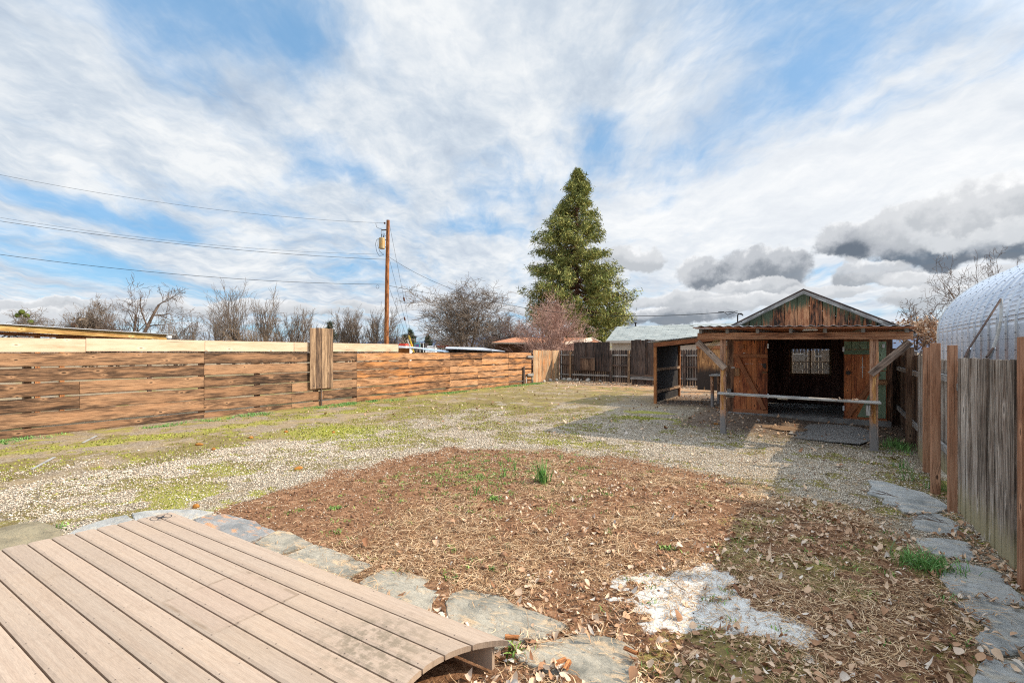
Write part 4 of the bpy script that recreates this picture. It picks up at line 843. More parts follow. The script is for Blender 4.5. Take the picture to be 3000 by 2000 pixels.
# dead leaves on counter rail
mb = MB()
for i in range(26):
    c_ = Vector((XPR-.42+RND.uniform(-.28, .28), 11.52+RND.uniform(-.06, .06), .885+RND.uniform(0, .03))); a = Vector((RND.uniform(-1, 1), RND.uniform(-1, 1), RND.uniform(-.4, .6))).normalized()*RND.uniform(.03, .07); b_ = a.cross(Vector((0, 0, 1))).normalized()*RND.uniform(.015, .03)
    mb.poly([c_-a, c_-b_+Vector((0, 0, .012)), c_+a, c_+b_+Vector((0, 0, .012))])
tag(mkobj('leaf_pile', mb.v, mb.f, M['deadleaf'], None, mb.uv), 'small heap of dry leaves on the right end of the porch counter', 'leaves')
mb = MB()
for i in range(5):
    r = .09+.012*i; c_ = Vector((-2.25+.015*i, 12.6, 2.16)); mb.tube([c_+Vector((math.cos(a)*r, .01*i, -abs(math.sin(a/2))*2*r+.0)) for a in np.linspace(0, 6.283, 22)], .007, 5, cap=False)
tag(mkobj('cord_coil', mb.v, mb.f, M['rope'], None, mb.uv), 'coil of yellow cord hanging behind the left porch brace', 'cord')

# ------------------------------------------------------------------ lean-to shelter
ln = empty('lean_to', (-3.7, 19, 0), 'open lean-to with a metal sheet roof and a dark side wall beside the shed', 'lean-to')
xa = -4.97
for (yy, mt, zt) in ((17.40, 'rust_wood', 2.15), (20.85, 'rust_wood', 2.10)):
    mb = MB(); mb.box(xa-.05, xa+.05, yy-.05, yy+.05, -.05, zt); mb.build('post', M[mt], ln)
N = 90; vv = []; ff = []
for i in range(N+1):
    y = 17.45+3.35*i/N; x = xa-.03+.010*math.sin(i*math.pi/2)
    vv += [(x, y, .02), (x, y, 2.12), (x-.005, y, .02), (x-.005, y, 2.12)]
for i in range(N): a = 4*i; ff += [(a, a+4, a+5, a+1), (a+2, a+3, a+7, a+6)]
mkobj('side_sheet', vv, ff, M['black_wall'], ln)
for z_, m_ in ((1.16, 'panel_tan'), (.36, 'panel_tan')):
    mb = MB(); mb.box(xa+.0, xa+.05, 17.45, 20.80, z_, z_+.10); mb.build('rail', M[m_], ln)
ys_ = np.linspace(17.2, 21.1, 3)
def lz(x): return 2.20+(x+5.2)*.105
N = 60; vv = []; ff = []
for i in range(N+1):
    x = -5.22+2.84*i/N; z = lz(x)+.008*math.sin(2*math.pi*x/.1)
    for yy in (17.2, 21.1): vv += [(x, yy, z), (x, yy, z+.005)]
for i in range(N): a = 4*i; ff += [(a, a+2, a+6, a+4), (a+1, a+5, a+7, a+3), (a, a+4, a+5, a+1)]
mkobj('roof_sheet', vv, ff, M['galv_roof'], ln, smooth=True)
mb = MB(); mb.prism((-5.02, 17.33, 2.02), (2.63, 0, .26), (0, 0, .15), (0, .04, 0), n=3); mb.build('fascia', M['brace_red'], ln)
for yy in (18.3, 19.3, 20.4):
    mb = MB(); mb.prism((-5.02, yy, 2.08), (2.63, 0, .26), (0, 0, .09), (0, .045, 0)); mb.build('rafter', M['dark_board'], ln)
bn = empty('work_bench', (-2.8, 17.8, 0), 'grey slab bench on a round leg against the left wall of the shed', 'bench')
mb = MB(); mb.box(-3.10, -2.40, 17.1, 18.6, 1.04, 1.09); mb.build('top', M['grey_wood'], bn, bevel=.01)
mb = MB(); mb.tube([(-3.02, 17.25, -.03), (-3.03, 17.25, 1.04)], .055, 10); mb.build('leg', M['post_wood'], bn)
mb = MB(); mb.tube([(-3.02, 18.45, -.03), (-3.03, 18.45, 1.04)], .055, 10); mb.build('leg', M['post_wood'], bn)

# ------------------------------------------------------------------ neighbours beyond the left fence
cp = empty('carport', (-17.5, 5, 0), 'low flat carport with a yellowed timber edge beam beyond the left fence', 'carport')
pL, pR = W(-160, 939, 10.6), W(489, 980, 16.0); dv = pR-pL
mb = MB(); mb.prism(pL-Vector((0, 0, .17)), dv, (0, 0, .165), (-.04, -.03, 0), n=8, jit=.002); mb.build('edge_beam', M['yellow_beam'], cp)
mb = MB(); mb.prism(pL-Vector((.15, .1, .25)), dv*.93, (0, 0, .08), (-.04, -.03, 0), n=8); mb.build('lower_beam', M['rust_wood'], cp)
mb = MB(); nn = Vector((-dv.y, dv.x, 0)).normalized()*3.0; mb.slab([pL+Vector((.05, 0, .0)), pR+Vector((.05, .25, .0)), pR+nn+Vector((0, .25, .05)), pL+nn+Vector((0, 0, .05))], (0, 0, .014)); mb.build('roof_sheet', M['galv_roof'], cp)
for px in (106, 179):
    q = W(px, 990, 12.4 if px < 150 else 13.1)+Vector((-.35, .1, 0)); mb = MB(); mb.box(q.x-.05, q.x+.05, q.y-.05, q.y+.05, 0, 2.33); mb.build('post', M['rust_wood'], cp)
q = W(175, 985, 13.1)+Vector((-.35, .1, 0)); q2 = W(148, 990, 12.8)+Vector((-.35, .1, 0)); mb = MB(); mb.bar((q2.x, q2.y, 1.95), (q.x, q.y, 2.30), .05, .08); mb.build('brace', M['rust_wood'], cp)
q = W(438, 982, 15.6); mb = MB(); mb.box(q.x-.05, q.x+.03, q.y-.05, q.y+.05, 0, 2.42); mb.build('post', M['dark_fence'], cp)
mb = MB(); mb.tube([W(x, y, 12.0) for x, y in ((0, 990), (20, 981), (34, 979), (46, 984), (56, 991), (60, 1010))], .014, 6); thing_mesh('bent_pipe', mb, M['dark_metal'], 'bent grey pipe showing between carport and pale fence board', 'pipe')
mb = MB(); q = W(495, 988, 15.5); mb.box(q.x-.06, q.x+.06, q.y-.06, q.y+.06, q.z-.02, q.z+.05); thing_mesh('post_lamp', mb, M['white'], 'small white lamp head at the end of the carport beam', 'lamp')
def Lbox(px0, px1, pyt, pyb, d, th, z0=None):
    """upright box standing across the line of sight of the yard, given its two top corners"""
    a, c_ = W(px0, pyt, d), W(px1, pyt, d); zb = W(px0, pyb, d).z if z0 is None else z0
    mb = MB(); r = c_-a; n_ = Vector((-r.y, r.x, 0)).normalized()*th; mb.slab([Vector((a.x, a.y, zb)), Vector((c_.x, c_.y, zb)), Vector((c_.x, c_.y, zb))+n_, Vector((a.x, a.y, zb))+n_], (0, 0, a.z-zb)); return mb
# small open shed with corrugated cover, blue metal roof, black roof etc. beyond the fence end
hut = empty('open_stall', W(1193, 1020, 26), 'little brown stall with corrugated cover past the end of the pale boards', 'stall')
Lbox(1168, 1199, 1020, 1030, 26, .1, 0).build('wall', M['rust_wood'], hut); q = [W(1166, 1017, 25.5), W(1240, 1023, 25.5), W(1236, 1019, 27.5), W(1170, 1014.5, 27.5)]
mb = MB(); mb.slab(q, (0, 0, .03)); mb.build('roof', M['galv_roof'], hut)
mb = MB(); mb.slab([W(1199, 1021, 26.5), W(1300, 1030.5, 26.5), W(1330, 1030, 31), W(1232, 1019.5, 31)], (0, 0, .03)); ro = mb; br_ = empty('metal_roofed_shed', W(1250, 1020, 28), 'flat pale blue metal roof of a low shed behind the plank fence', 'shed')
br_.location.z = 0; mkobj('roof', ro.v, ro.f, M['tarp'], br_, ro.uv); Lbox(1206, 1300, 1032, 1060, 27, 2.5, 0).build('wall', M['brown_wall'], br_)
gr_ = empty('grey_roofed_shed', W(1390, 1020, 30), 'long low shed with grey sheet roof below the spreading tree', 'shed'); gr_.location.z = 0
mb = MB(); mb.slab([W(1305, 1021, 28.5), W(1480, 1030, 28.5), W(1408, 1019, 34), W(1308, 1017, 34)], (0, 0, .04)); mb.build('roof', M['galv_roof'], gr_)
Lbox(1307, 1440, 1023, 1040, 29.2, 2.0, 0).build('wall', M['dark_board'], gr_)
# distant signs and shopfronts
def sign(name, px0, px1, py0, py1, d, mat, lab, legs=True, lines=()):
    a = W((px0+px1)/2, 1000, d); e = empty(name, (a.x, a.y, 0), lab, 'sign'); Lbox(px0, px1, py0, py1, d, .3).build('face', mat, e)
    if legs:
        for k in (.2, .8): q = W(px0+(px1-px0)*k, 1000, d+.2); mb = MB(); mb.tube([(q.x, q.y, 0), (q.x, q.y, W(0, py1, d).z)], .12, 6); mb.build('leg', M['dark_metal'], e)
    for (x0, x1, y0, y1, mt) in lines: Lbox(x0, x1, y0, y1, d-.15, .1).build('lettering', mt, e)
    return e
sign('shop_sign', 1214.5, 1230, 1004, 1020, 90, M['teal'], 'teal sign with purple lettering left of the dark doorway', True, [(1216, 1228.5, 1007.5, 1010, M['purple']), (1217, 1228, 1012, 1014, M['purple']), (1219, 1227, 1016, 1017, M['purple'])])
sign('pawn_sign', 1252, 1275, 1012.8, 1020.5, 90, M['sign_white'], 'white sign with a short line of dark lettering', True, [(1255, 1257.5, 1015.8, 1018, M['ink']), (1259, 1264, 1015.8, 1018, M['ink']), (1264.6, 1272.5, 1016.4, 1018, M['ink'])])['category'] = 'sign'
COL.objects['pawn_sign'].name = 'roadside_sign'
dk = empty('dark_shopfront', W(1237, 1000, 92), 'dark glass shopfront between teal and white signs', 'building'); dk.location.z = 0
Lbox(1231, 1245, 1004.5, 1030, 92, 4, 0).build('wall', M['dark_metal'], dk); Lbox(1229.5, 1231, 1004, 1030, 91.8, .3, 0).build('frame', M['white'], dk); Lbox(1239, 1241, 1003, 1030, 91.5, .3, 0).build('frame', M['white'], dk)
wb = empty('white_van', W(1258, 1000, 88), 'long white low van roof under the white sign', 'van'); wb.location.z = 0
Lbox(1246, 1275, 1017, 1030, 88, 2.2, .5).build('body', M['sign_white'], wb); Lbox(1247, 1253, 1019, 1023, 87.9, .1).build('windscreen', M['dark_metal'], wb)
for k in (1250, 1270): q = W(k, 1000, 88); mb = MB(); mb.tube([(q.x, q.y, .35), (q.x-.2, q.y+.3, .35)], .35, 12); mb.build('wheel', M['wire'], wb)
rb = empty('red_roofed_shop', W(1178, 1000, 80), 'bright red fascia of a shop just right of the pale boards', 'building'); rb.location.z = 0
Lbox(1168, 1188, 1006, 1012.5, 80, 6).build('fascia', M['red_p'], rb); Lbox(1168, 1188.5, 1012.5, 1030, 80.3, 6, 0).build('wall', M['white'], rb)
rb = empty('red_roofed_shop', W(1320, 1000, 110), 'long faded red roof seen under the spreading bare tree', 'building'); rb.location.z = 0
Lbox(1280, 1346, 1011, 1016.5, 110, 8).build('fascia', M['red_p'], rb); Lbox(1276, 1350, 1016.5, 1030, 110.3, 8, 0).build('wall', M['white'], rb)
# orange roofed house
oh = empty('orange_roofed_house', W(1600, 1000, 46), 'low brown house with an orange shingle hip roof and cream gable edge', 'house'); oh.location.z = 0
def quad_uv(mb, pts, sx=1.0):
    e = (Vector(pts[1])-Vector(pts[0])); L = e.length; e.normalize(); n_ = []
    for p in pts: v = Vector(p)-Vector(pts[0]); u = v.dot(e); n_.append((u, (v-e*u).length))
    mb.poly(pts, n_)
mb = MB(); A, B_2, C, D_ = W(1440, 1002.5, 44), W(1655, 1004, 42), W(1733, 989.5, 46), W(1510, 987.5, 49)
quad_uv(mb, [A, B_2, C, D_]); E, F_ = W(1762, 1003, 44.5), W(1530, 1003, 53); quad_uv(mb, [C, E, F_, D_]); quad_uv(mb, [F_, A, D_]); mb.build('roof', M['shingle_orange'], oh)
mb = MB(); mb.bar(B_2+Vector((0, 0, -.05)), C+Vector((0, 0, -.05)), .08, .22); mb.bar(C+Vector((0, 0, -.05)), E+Vector((0, 0, -.05)), .08, .22); mb.build('rake_board', M['cream'], oh)
mb = MB(); mb.bar(A+Vector((0, 0, -.06)), B_2+Vector((0, 0, -.06)), .05, .12); mb.build('gutter', M['cream'], oh)
fa, fb_ = W(1450, 1003, 45.5), W(1662, 1003, 43.6); fc = W(1752, 1003, 45.5); zt = fa.z
mb = MB(); mb.slab([Vector((p.x, p.y, 0)) for p in (fa, fb_, fc, W(1560, 1003, 52))], (0, 0, zt-.08)); mb.build('wall', M['brown_wall'], oh)
mb = MB(); mb.poly([Vector((fb_.x, fb_.y, zt-.1)), Vector((fc.x, fc.y, zt-.1)), C*.985+Vector((0, 0, -.05))]); mb.build('gable', M['beige'], oh)
# grey garage with shingle roof
gg = empty('beige_garage', (-9, 35, 0), 'beige garage with a pale grey-green shingle roof behind the back fence', 'garage')
x0, x1, ye, yr, ze, zr_ = -13.0, -3.2, 33.0, 35.3, 2.67, 3.80
mb = MB(); quad_uv(mb, [(x0, ye, ze), (x1, ye, ze), (x1, yr, zr_), (x0, yr, zr_)]); quad_uv(mb, [(x1, 2*yr-ye, ze), (x0, 2*yr-ye, ze), (x0, yr, zr_), (x1, yr, zr_)]); mb.build('roof', M['shingle_grey'], gg)
mb = MB(); mb.box(x0+.35, x1-.2, ye+.35, 2*yr-ye-.35, 0, ze-.06); mb.build('wall', M['beige'], gg)
mb = MB(); mb.box(x0, x1, ye-.03, ye+.0, ze-.17, ze-.005); mb.build('eave_board', M['beige'], gg)
mb = MB(); mb.poly([(x0+.36, ye+.3, ze-.06), (x0+.36, 2*yr-ye-.3, ze-.06), (x0+.36, yr, zr_-.08)]); mb.build('gable', M['beige'], gg)
q = Wy(1862, 952, yr); mb = MB(); mb.tube([(q.x, yr, zr_-.1), (q.x, yr, zr_+.22)], .06, 8); mb.build('vent_pipe', M['dark_metal'], gg); mb = MB(); mb.tube([(q.x, yr, zr_+.2), (q.x, yr, zr_+.27)], .10, 8); mb.build('vent_cap', M['dark_metal'], gg)
bh = empty('blue_roofed_house', W(1750, 970, 75), 'sliver of a pale blue roof behind the conifer foot', 'house'); bh.location.z = 0
mb = MB(); mb.slab([W(1690, 986, 74), W(1800, 986, 74), W(1815, 978, 80), W(1705, 978, 80)], (0, 0, .1)); mb.build('roof', M['tarp'], bh); Lbox(1693, 1797, 987, 1030, 75, 6, 0).build('wall', M['beige'], bh)
gf = empty('gable_house', W(220, 960, 70), 'dark green gabled roof with an orange chimney peeking behind the ivy tree', 'house'); gf.location.z = 0
mb = MB(); P0, P1, P2 = W(182, 960, 70), W(208, 944, 72), W(280, 962, 70); mb.slab([P0, P2, P1], (-3, 4, 0)); mb.build('roof', M['dark_roof'], gf)
Lbox(190, 278, 963, 1000, 71, 5, 0).build('wall', M['brown_wall'], gf); Lbox(208, 215, 946, 960, 69.5, .5).build('chimney', M['shingle_orange'], gf)

# hills
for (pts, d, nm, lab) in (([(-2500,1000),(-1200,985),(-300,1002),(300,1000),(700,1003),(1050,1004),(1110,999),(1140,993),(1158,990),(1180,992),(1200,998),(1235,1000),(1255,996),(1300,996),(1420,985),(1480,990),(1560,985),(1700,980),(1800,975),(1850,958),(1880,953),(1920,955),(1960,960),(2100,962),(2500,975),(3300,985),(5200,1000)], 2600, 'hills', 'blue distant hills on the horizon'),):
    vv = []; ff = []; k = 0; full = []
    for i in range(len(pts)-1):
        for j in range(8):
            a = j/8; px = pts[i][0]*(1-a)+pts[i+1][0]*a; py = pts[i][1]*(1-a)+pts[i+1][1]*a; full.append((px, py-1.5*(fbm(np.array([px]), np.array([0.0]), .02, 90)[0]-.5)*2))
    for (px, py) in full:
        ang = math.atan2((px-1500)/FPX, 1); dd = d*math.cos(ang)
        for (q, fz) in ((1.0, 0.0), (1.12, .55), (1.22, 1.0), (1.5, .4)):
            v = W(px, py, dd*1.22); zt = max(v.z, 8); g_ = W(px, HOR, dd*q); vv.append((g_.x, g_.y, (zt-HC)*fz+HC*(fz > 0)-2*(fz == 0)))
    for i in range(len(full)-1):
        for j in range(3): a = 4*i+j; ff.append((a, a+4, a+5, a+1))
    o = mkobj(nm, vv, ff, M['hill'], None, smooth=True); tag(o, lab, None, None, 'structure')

# ------------------------------------------------------------------ utility pole and wires
pp = W(1131, 1000, 34); ptop = W(1137, 645, 34)
pole = empty('utility_pole', (pp.x, pp.y, 0), 'tall reddish brown wooden utility pole with a rusty transformer can', 'utility pole')
ax = lambda py: Vector((pp.x+(ptop.x-pp.x)*(1000-py)/355, pp.y+(ptop.y-pp.y)*(1000-py)/355, W(1131, py, 34).z))
mb = MB(); mb.tube([Vector((pp.x, pp.y, 0)), ax(820), ax(645)], [.165, .14, .115], 12); mb.build('shaft', M['pole_wood'], pole, smooth=False)
tr = W(1119, 697, 33.8); tt_ = W(1119, 729, 33.8)
mb = MB(); mb.tube([tt_, tt_+Vector((0, 0, .03)), tr-Vector((0, 0, .03)), tr, tr+Vector((0, 0, .02))], [.16, .205, .205, .19, .02], 16); mb.build('transformer_can', M['transformer'], pole, smooth=False)
mb = MB(); mb.tube([tr, tr+Vector((-.06, 0, .28))], [.035, .02], 6); mb.tube([tr+Vector((.1, .05, 0)), tr+Vector((.17, .05, .3))], [.035, .02], 6); mb.build('bushing', M['dark_metal'], pole)
mb = MB(); mb.bar(tr-Vector((0, 0, .15)), ax(703), .05, .05); mb.bar(tt_+Vector((0, 0, .15)), ax(725), .05, .05); mb.bar(W(1117, 674, 33.8), ax(673), .06, .08); mb.build('bracket', M['dark_metal'], pole)
mb = MB(); c_ = W(1120, 683, 33.8); mb.tube([W(1117, 675, 33.8), W(1117, 686, 33.8), W(1121, 688, 33.8), W(1123, 680, 33.8)], .03, 6); mb.build('fuse_cutout', M['galv'], pole)
mb = MB(); mb.tube([W(1125, 653.5, 34), W(1129, 653.5, 34)], .07, 8); mb.build('insulator', M['porcelain'], pole)
mb = MB()
for pts in ([(1110,698),(1103,703),(1100,715),(1103,735),(1111,750),(1118,748),(1124,746)], [(1108,700),(1107,720),(1113,737),(1124,745)], [(1101,654),(1103,665),(1110,669),(1118,670)], [(1122,690),(1124,694),(1130,690)]): mb.tube([W(x, y, 33.9) for x, y in pts], .014, 5)
mb.build('jumper_cable', M['wire'], pole)
mb = MB(); mb.tube([W(1106+4.5*math.cos(a), 840+5*math.sin(a), 33.8) for a in np.linspace(0, 6.28, 16)], .012, 4, cap=False); mb.build('cable_loop', M['wire'], pole)
def wire(name, p0, p1, sag, r, lab, mat='wire', grp='overhead wires'):
    r *= .68
    pts = []; 
    for i in range(41): k = i/40; p = p0.lerp(p1, k); pts.append(p-Vector((0, 0, sag*4*k*(1-k))))
    mb = MB(); mb.tube(pts, r, 5); o = mkobj(name, mb.v, mb.f, M[mat], None, mb.uv, org=tuple(p0)); return tag(o, lab, 'wire', grp)
wire('power_line', W(1130, 653.5, 34), W(-500, 400, 26), .9, .012, 'topmost thin overhead wire, reaching the pole near its tip')
wire('power_line', W(1120, 745, 34), W(-500, 545, 26), .8, .010, 'faint thin wire just above the thicker one left of the pole')
wire('power_line', W(1129, 760, 34), W(-500, 565, 26), .6, .018, 'thick dark wire that meets the pole just under the transformer')
wire('power_line', W(1127, 833, 34), W(-500, 668, 26), .7, .020, 'lowest thick cable left of the pole, above the bare trees')
mast = Wy(2161, 934, 17.2)
wire('service_drop', W(1136, 750, 34), mast+Vector((0, 0, .25)), 1.5, .016, 'service wire from pole across the conifer to the shed roof')
wire('service_drop', W(1136, 836, 34), W(1420, 882, 55), .1, .022, 'cable running from the pole down to the right behind the spreading tree')
wire('power_line', W(1868, 949, 52), W(2300, 957, 40), .02, .012, 'thin wire just above the garage roof')
anchor = W(1210, 1024, 40); anchor.z = 0
for (a, b_, lab, kk) in (((1142, 662), (1206, 990), 'outer guy wire from the pole top', .66), ((1140, 756), (1200, 990), 'middle guy wire below the transformer', .62), ((1138, 836), (1193, 992), 'inner and shortest guy wire', .82)):
    p0 = W(*a, 34); q = W(*b_, 38.5); e = p0+(q-p0)*(p0.z/(p0.z-q.z)); wire('guy_wire', p0, e, 0, .014, lab, grp='guy wires of the utility pole')
    s_ = p0.lerp(e, .44 if kk == .66 else kk*.75); mb = MB(); d_ = (e-p0).normalized(); mb.tube([s_, s_+d_*.28], .06, 6); thing_mesh('guy_insulator', mb, M['porcelain'], 'dark insulator on the '+lab, 'insulator', 'insulators on the guy wires')
q0, q1 = W(1198, 983, 38.4), W(1208, 1018, 38.6); mb = MB(); mb.tube([q0, q1+(q1-q0)*.4], .07, 8); thing_mesh('guy_guard', mb, M['yellow'], 'yellow plastic guard sleeve on a guy wire', 'guy guard')
q0, q1 = W(1192.5, 994, 38), W(1202, 1016, 38.2); mb = MB(); mb.tube([q0, q1+(q1-q0)*.4], .05, 8); thing_mesh('guy_guard', mb, M['white'], 'white guard sleeve left of the yellow one', 'guy guard')
e = empty('weatherhead', mast, 'small black service mast and weatherhead on the shed roof slope', 'service mast')
mb = MB(); mb.tube([mast-Vector((0, 0, .9)), mast+Vector((0, 0, .12)), mast+Vector((.03, 0, .17)), mast+Vector((.12, 0, .17)), mast+Vector((.16, 0, .10))], .02, 8); mb.build('mast_pipe', M['dark_metal'], e)
mb = MB(); mb.tube([mast+Vector((.15, 0, .12)), mast+Vector((-.1, 0, .22)), mast+Vector((-.3, 0, .15)), mast+Vector((-.42, 0, .25)), mast+Vector((-.60, .1, .26))], .012, 5); mb.build('drip_loop', M['wire'], e)
e = empty('distant_pole', (*tuple(W(1217, 1000, 160))[:2], 0), 'tiny far utility pole with two crossarms above the teal sign', 'utility pole'); q = W(1217, 984, 160); mb = MB(); mb.tube([(q.x, q.y, 0), q], .2, 6); mb.build('shaft', M['dark_metal'], e)
for pyy in (986, 988.5): a, b_ = W(1212.5, pyy, 160), W(1222, pyy, 160); mb = MB(); mb.bar(a, b_, .15, .2); mb.build('crossarm', M['dark_metal'], e)

# ------------------------------------------------------------------ arched metal hut on the right
hut = empty('arched_metal_hut', (8.3, 16, 0), 'silvery arched hut of bolted corrugated panels beyond the right fence', 'hut')
HX0, HC_, HR, HZ, HB = 4.0, 8.6, 4.6, 2.62, 2.75
prof = [(HX0, z) for z in np.linspace(0, HZ, 6)]
for a in np.linspace(0, math.pi, 45)[1:]: prof.append((HC_-HR*math.cos(a), HZ+HB*math.sin(a)))
prof += [(HC_+HR, z) for z in np.linspace(HZ, 0, 4)[1:]]
prof = np.array(prof); dp = np.gradient(prof, axis=0); nrm = np.stack([-dp[:, 1], dp[:, 0]], -1); nrm /= np.linalg.norm(nrm, axis=1)[:, None]
sl = np.concatenate([[0], np.cumsum(np.linalg.norm(np.diff(prof, axis=0), axis=1))])
YE = 25.2; PW = .74; ys_ = []; hs = []
npan = 27
for i in range(npan):
    for (f_, h_) in ((0, .0), (.02, .035), (.05, .035), (.07, .0), (.3, -.0), (.55, -.0), (.98, .0)): ys_.append(YE-(i+f_)*PW); hs.append(h_)
vv = []; uvv = []
for y, h_ in zip(ys_, hs):
    for k in range(len(prof)): vv.append((prof[k, 0]+nrm[k, 0]*h_, y, prof[k, 1]+nrm[k, 1]*h_))
K = len(prof); idm = np.arange(len(ys_)*K).reshape(-1, K); qd = np.stack([idm[:-1, :-1], idm[:-1, 1:], idm[1:, 1:], idm[1:, :-1]], -1).reshape(-1, 4)
YY = np.array(ys_); uvg = np.stack([np.repeat(YY, K), np.tile(sl, len(YY))], -1)[qd.ravel()]
mh, t, b = newmat('hut_galvanised_panels'); uv = t.new('ShaderNodeUVMap').outputs[0]; s = sep(t, uv)
fy = t.math('FRACT', t.math('DIVIDE', t.math('SUBTRACT', YE, s[0]), PW)); fy2 = t.mapr(t.math('ABSOLUTE', t.math('SUBTRACT', fy, .53)), .40, .34)
crv = t.math('MULTIPLY', t.mapr(s[1], HZ-.12, HZ-.06), fy2)
wv = t.math('POWER', t.math('ABSOLUTE', t.math('SINE', t.math('MULTIPLY', s[1], math.pi/.12))), .6)
n_ = t.noise(t.new('ShaderNodeTexCoord').outputs['Object'], 1.2, 4, .6)
c = t.mix(t.mapr(n_, .35, .65), (.48, .54, .64), (.70, .73, .80))
seam = t.mapr(t.math('ABSOLUTE', t.math('SUBTRACT', fy, .04)), .035, .028); c = t.mix(seam, c, (.80, .82, .85))
sl2 = t.mapr(t.math('ABSOLUTE', t.math('SUBTRACT', fy, .085)), .008, .003); c = t.mix(t.math('MULTIPLY', sl2, .6), c, (.12, .13, .16))
bv = t.math('ABSOLUTE', t.math('SUBTRACT', t.math('FRACT', t.math('DIVIDE', s[1], .42)), .5)); bo = t.math('ADD', t.math('POWER', t.math('MULTIPLY', bv, .42), 2.0), t.math('POWER', t.math('MULTIPLY', t.math('SUBTRACT', fy, .04), PW), 2.0))
c = t.mix(t.mapr(bo, .0006, .0003, 0, .7), c, (.10, .10, .12))
band = t.mapr(t.math('ABSOLUTE', t.math('SUBTRACT', s[1], HZ-.45)), .010, .004); c = t.mix(t.math('MULTIPLY', band, .7), c, (.15, .16, .2))
for (v0, f0) in ((HZ-.2, .3), (HZ-.2, .75), (HZ-.38, .3), (HZ-.38, .75)):
    bo = t.math('ADD', t.math('POWER', t.math('SUBTRACT', s[1], v0), 2.0), t.math('POWER', t.math('MULTIPLY', t.math('SUBTRACT', fy, f0), PW), 2.0)); c = t.mix(t.mapr(bo, .0006, .0003, 0, .6), c, (.12, .12, .14))
t.put(b.inputs['Base Color'], c); b.inputs['Metallic'].default_value = .75; b.inputs['Roughness'].default_value = .36
t.put(b.inputs['Normal'], t.bump(t.math('MULTIPLY', wv, crv), .015, 1.0))
mkobj('arched_shell', vv, qd, mh, hut, uvg, smooth=False)
ev = [(p[0], YE, p[1]) for p in prof]; mkobj('end_wall', ev, [tuple(range(len(ev)))], M['galv'], hut)
mb = MB(); mb.tube([(p[0]-.02, YE+.01, p[1]) for p in prof], .05, 6); mb.build('end_rim', M['white'], hut)
br = empty('pipe_tripod', W(2900, 1045, 9.5), 'leaning frame of two long metal pipes with feet before the arched hut', 'pipe frame'); ap = W(2932, 876, 9.5)
mb = MB(); mb.tube([ap, W(2838, 1022, 9.0)], .018, 8); mb.build('dark_pipe', M['rust_metal'], br)
mb = MB(); mb.tube([W(2838, 1022, 9.0), W(2826, 1048, 8.9)], .018, 8); mb.build('foot', M['rust_metal'], br); mb = MB(); mb.tube([W(2840, 1020, 9.0), W(2836, 1048, 9.2)], .026, 8); mb.build('foot', M['galv'], br)
mb = MB(); mb.tube([ap, W(2934, 905, 9.5), W(2932, 940, 9.5), W(2924, 980, 9.6), W(2910, 1020, 9.7)], .028, 8); mb.build('curved_pipe', M['white'], br, smooth=False)
mb = MB(); mb.tube([W(2911, 1018, 9.7), W(2899, 1048, 9.8)], .032, 8); mb.build('foot', M['galv'], br); mb = MB(); mb.tube([W(2909, 1020, 9.6), W(2890, 1046, 9.5)], .02, 8); mb.build('foot', M['rust_metal'], br)
gw = empty('wire_frame', W(2665, 1035, 17), 'row of bent white wires under a pipe behind the right fence', 'wire frame'); mb = MB(); a, b_ = W(2618, 1034, 17), W(2704, 1027, 15); mb.tube([a, b_], .022, 6); mb.build('top_pipe', M['galv'], gw)
mb = MB()
for i in range(22): p = a.lerp(b_, i/21); mb.tube([p, p+Vector((.12, .12, -.18)), p+Vector((.42, .3, -.48)), p+Vector((.45, .35, -1.2))], .008, 4)
mb.build('wires', M['white'], gw)

# ------------------------------------------------------------------ trees
def tubes_np(segs, sides=4):
    """segs: (n,8) p0 p1 r0 r1"""
    s_ = np.array(segs); p0, p1, r0, r1 = s_[:, :3], s_[:, 3:6], s_[:, 6], s_[:, 7]; d = p1-p0; d /= np.linalg.norm(d, axis=1)[:, None]+1e-9
    ref = np.where(np.abs(d[:, 2:3]) < .9, [[0, 0, 1.]], [[1., 0, 0]]); a = np.cross(d, ref); a /= np.linalg.norm(a, axis=1)[:, None]; c_ = np.cross(d, a); V = []
    for (p, r) in ((p0-d*r0[:, None]*.3, r0), (p1, r1)):
        for k in range(sides): q = 2*math.pi*k/sides; V.append(p+(a*math.cos(q)+c_*math.sin(q))*r[:, None])
    V = np.stack(V, 1); n = len(s_); base = np.arange(n)[:, None]*(2*sides); F = []
    for k in range(sides): k2 = (k+1) % sides; F.append(base+np.array([[k, k2, sides+k2, sides+k]]))
    return V.reshape(-1, 3), np.stack(F, 1).reshape(-1, 4)
def grow(rg, p, d, L, r, lev, mx, out, st):
    n = 6 if lev == 0 else (5 if lev < 3 else 3); wand = st['wander']*(.5 if lev == 0 else 1.0+.25*lev); sl_ = L/n; p = p.copy(); rr = r
    for i in range(n):
        d = d+rg.normal(size=3)*wand; d[2] += st['up']*(.5 if lev else .1)*(1 if lev < 3 else .4); d /= np.linalg.norm(d); q = p+d*sl_; k = (i+1)/n
        r2 = max(r*(1-k*(.55 if lev == 0 else .75)), st['rmin']); out[lev > 0].append((*p, *q, rr, r2)); p, rr = q, r2
        if lev < mx and k > (st['bare'] if lev == 0 else .18):
            for _ in range(st['kids'][lev]):
                if rg.random() < .82:
                    ang = math.radians(rg.uniform(*st['ang'])); ax_ = np.cross(d, rg.normal(size=3)); ax_ /= np.linalg.norm(ax_)
                    nd = d*math.cos(ang)+np.cross(ax_, d)*math.sin(ang); grow(rg, p, nd, L*rg.uniform(*st['len'])*(1-.35*k if lev == 0 else 1), rr*rg.uniform(.5, .72), lev+1, mx, out, st)
